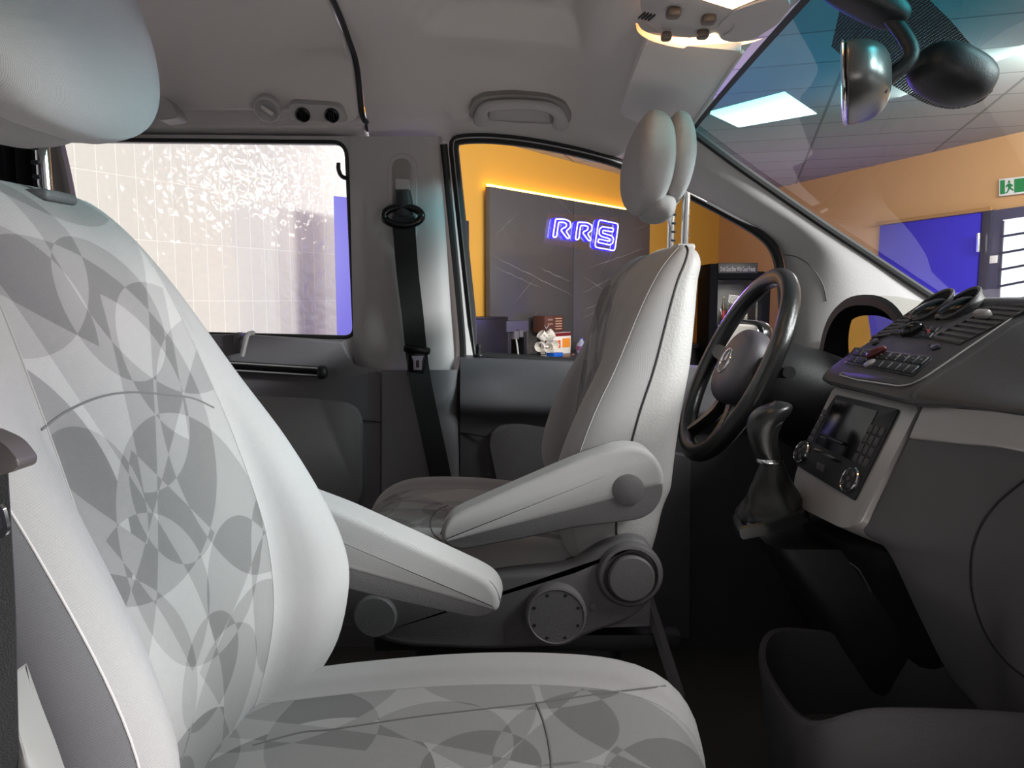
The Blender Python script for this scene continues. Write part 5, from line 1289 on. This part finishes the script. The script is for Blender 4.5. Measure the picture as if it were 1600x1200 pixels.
wpx = [(1572, 344), (1700, 325), (1700, 470), (1562, 500)]
gw = epl('window_panes', emit('daylight_pane', (.95, .97, 1.0), 1.5), wpx, .04, .01, ed)
for k in range(1, 6):
    a, b = bil(wpx, 0, k/6), bil(wpx, 1, k/6); bm = BM(); tube(bm, [EW.at(*a, .045), EW.at(*b, .045)], .012, 6); obj('glazing_bar', bm, dkf, gw)
bm = BM(); tube(bm, [EW.at(1574, 345, .045), EW.at(1566, 480, .045)], .010, 6); obj('glazing_bar', bm, dkf, gw)
epl('lock_plate', white, [(1553, 400), (1564, 399), (1563, 411), (1552, 412)], .05, .02, ed)
bm = BM(); tube(bm, [EW.at(1541, 365, .09), EW.at(1540, 394, .09)], .018, 8); obj('pull_handle', bm, M['chrome'], ed)
bs = thing('blue_shutter', 'blue lit shutter panel left of the exit door', 'shutter', tuple(EW.at(1450, 600)))
blueM = plain('blue_shutter_paint', (.20, .17, .76), .45)
eslab('panel', blueM, 1378, 353, 1537, 331.5, .03, .04, bs)
bm = BM(); tube(bm, [EW.at(1376, 350, .05), EW.at(1556, 326, .05)], .02, 6); obj('top_rail', bm, plain('ochre_rail', (.66, .50, .30), .6), bs)
# exit sign
es = thing('exit_sign', 'green and white running figure exit sign on the tan wall', 'sign', tuple(EW.at(1590, 300)))
sgn = [(1566, 280), (1640, 272), (1640, 298), (1566, 307)]
green = plain('sign_green', (.10, .50, .28), .4); epl('board', white, sgn, .04, .03, es)
def sp_(u, v): return bil(sgn, u, v)
epl('green_field', green, [sp_(u, v) for u, v in ((.03, .1), (.13, .1), (.13, .9), (.03, .9))], .043, .002, es, 0)
epl('green_field', green, [sp_(u, v) for u, v in ((.33, .1), (.97, .1), (.97, .9), (.33, .9))], .043, .002, es, 0)
def man(parts):
    for pts in parts: epl('running_figure', green, [sp_(*p) for p in pts], .043, .002, es, 0)
man([[(.20, .16), (.24, .16), (.24, .30), (.20, .30)], [(.18, .34), (.25, .32), (.27, .58), (.20, .60)], [(.14, .46), (.19, .36), (.205, .42), (.16, .54)], [(.25, .36), (.31, .44), (.30, .52), (.25, .46)],
     [(.24, .56), (.31, .68), (.32, .78), (.29, .76), (.22, .62)], [(.20, .58), (.24, .62), (.19, .86), (.14, .88), (.14, .82), (.18, .78)]])
# ceiling and lit panels
t = NT('ceiling_tile'); b = t.bsdf(Roughness=.9); uv = t.n('ShaderNodeTexCoord'); mp = t.n('ShaderNodeMapping'); mp.inputs['Rotation'].default_value = (0, 0, math.radians(17)); t.l(uv.outputs['Object'], mp.inputs[0])
br = t.n('ShaderNodeTexBrick'); br.offset = 0; br.inputs['Scale'].default_value = 1; br.inputs['Brick Width'].default_value = 1.2; br.inputs['Row Height'].default_value = .6; br.inputs['Mortar Size'].default_value = .012
br.inputs['Color1'].default_value = lin((.60, .585, .57)); br.inputs['Color2'].default_value = lin((.57, .555, .54)); br.inputs['Mortar'].default_value = lin((.42, .41, .40)); t.l(mp.outputs[0], br.inputs['Vector']); t.l(br.outputs['Color'], b.inputs['Base Color'])
bm = BM(); slab(bm, [V((x, y, ZCEIL)) for x, y in ((-4, 2.6), (8, 2.6), (8, 15), (-4, 15))], (0, 0, .05)); struct('ceiling', bm, t.m, 'grey tiled hall ceiling with lit panels', 'ceiling')
bm = BM(); q = [at(x, y, Z=ZCEIL-.004) for x, y in ((1105, 176), (1226, 144), (1276, 178), (1154, 199))]; slab(bm, q, (0, 0, .02)); o = obj('ceiling_light', bm, emit('led_panel', (.95, 1.0, .98), 6.0)); tag(o, 'bright white ceiling light seen through the windscreen', 'ceiling light')
bm = BM(); slab(bm, [V((x, y, ZF)) for x, y in ((-6, -4), (9, -4), (9, 15), (-6, 15))], (0, 0, -.05)); struct('floor', bm, plain('hall_floor_tile', (.80, .79, .78), .35), 'pale grey hall floor around the van', 'floor')

# drinks fridge
FY = 9.4; fr = thing('drinks_fridge', 'black glass door drinks fridge seen through the driver window', 'fridge', (at(1158, 560, FY).x, FY, ZF))
def fq_(x0, y0, x1, y1, y=FY): a, b = at(x0, y0, y), at(x1, y1, y); return a, b
def fbox(nm, x0, y0, x1, y1, d0, d1, mat, par=fr, zb=None):
    a, b = fq_(x0, y0, x1, y1 if zb is None else y0); z0 = b.z if zb is None else zb; bm = BM()
    box(bm, ((a.x+b.x)/2, FY+(d0+d1)/2, (a.z+z0)/2), (abs(b.x-a.x), d1-d0, a.z-z0), .004); return obj(nm, bm, mat, par)
fk = plain('fridge_black', (.03, .03, .032), .75, spec=.1); z0 = ZF+.002
fbox('side', 1110, 412, 1123, 0, 0, .6, fk, zb=z0); fbox('side', 1193, 425, 1205, 0, 0, .6, fk, zb=z0); fbox('top', 1123, 424, 1193, 436, 0, .6, fk)
fbox('back', 1122, 430, 1195, 0, .56, .6, plain('fridge_lining', (.30, .28, .28), .4), zb=z0); sh = fbox('shelf', 1122, 508, 1195, 511, .02, .55, grey)
fbox('shelf', 1122, 560, 1195, 563, .02, .55, grey)
fbox('glass_door', 1123, 437, 1193, 0, .0, .006, M['pane'], zb=z0)
sg = fbox('sign_board', 1122, 411, 1183, 427, -.02, .1, plain('sign_black', (.05, .05, .05), .5))
a = at(1125, 424, FY-.023); b2 = at(1181, 424, FY-.023)
text('Drink Good Beer With Good Friends', .085, a, (1, 0, 0), (0, 0, 1), plain('pale_print', (.62, .60, .58), .6), sg, 'lettering', .001, 1.0, (b2.x-a.x)/1.33)
zs_ = at(1150, 508, FY).z + .004
FPl = Plane((0, FY+.2, 0), (1, FY+.2, 0), (0, FY+.2, 1))
brownB, redL, creamL, clr = plain('brown_glass', (.28, .20, .12), .2), plain('red_label_print', (.62, .16, .16), .5), plain('cream_label', (.70, .64, .55), .5), plain('clear_bottle', (.62, .62, .60), .15)
silverC = plain('metal_cap', (.6, .58, .55), .3, metal=.8)
for x, top, lab, labm, body in ((1128, 462, 'red labelled bottle at the left end of the fridge shelf', redL, brownB), (1135, 474, 'short red labelled bottle second on the fridge shelf', redL, brownB), (1142, 476, 'short red labelled bottle third on the fridge shelf', redL, brownB),
                               (1149, 461, 'tall brown bottle in the middle of the fridge shelf', creamL, brownB), (1156, 460, 'tall clear bottle right of the brown fridge bottles', creamL, clr), (1163, 459, 'tall clear bottle framed by the steering wheel rim', creamL, clr), (1181, 452, 'pale bottle at the right end of the fridge shelf', creamL, clr)):
    bottle(x, .023, top, lab, silverC, labm, body, zb=zs_, group='bottles in the fridge', Pl=FPl)
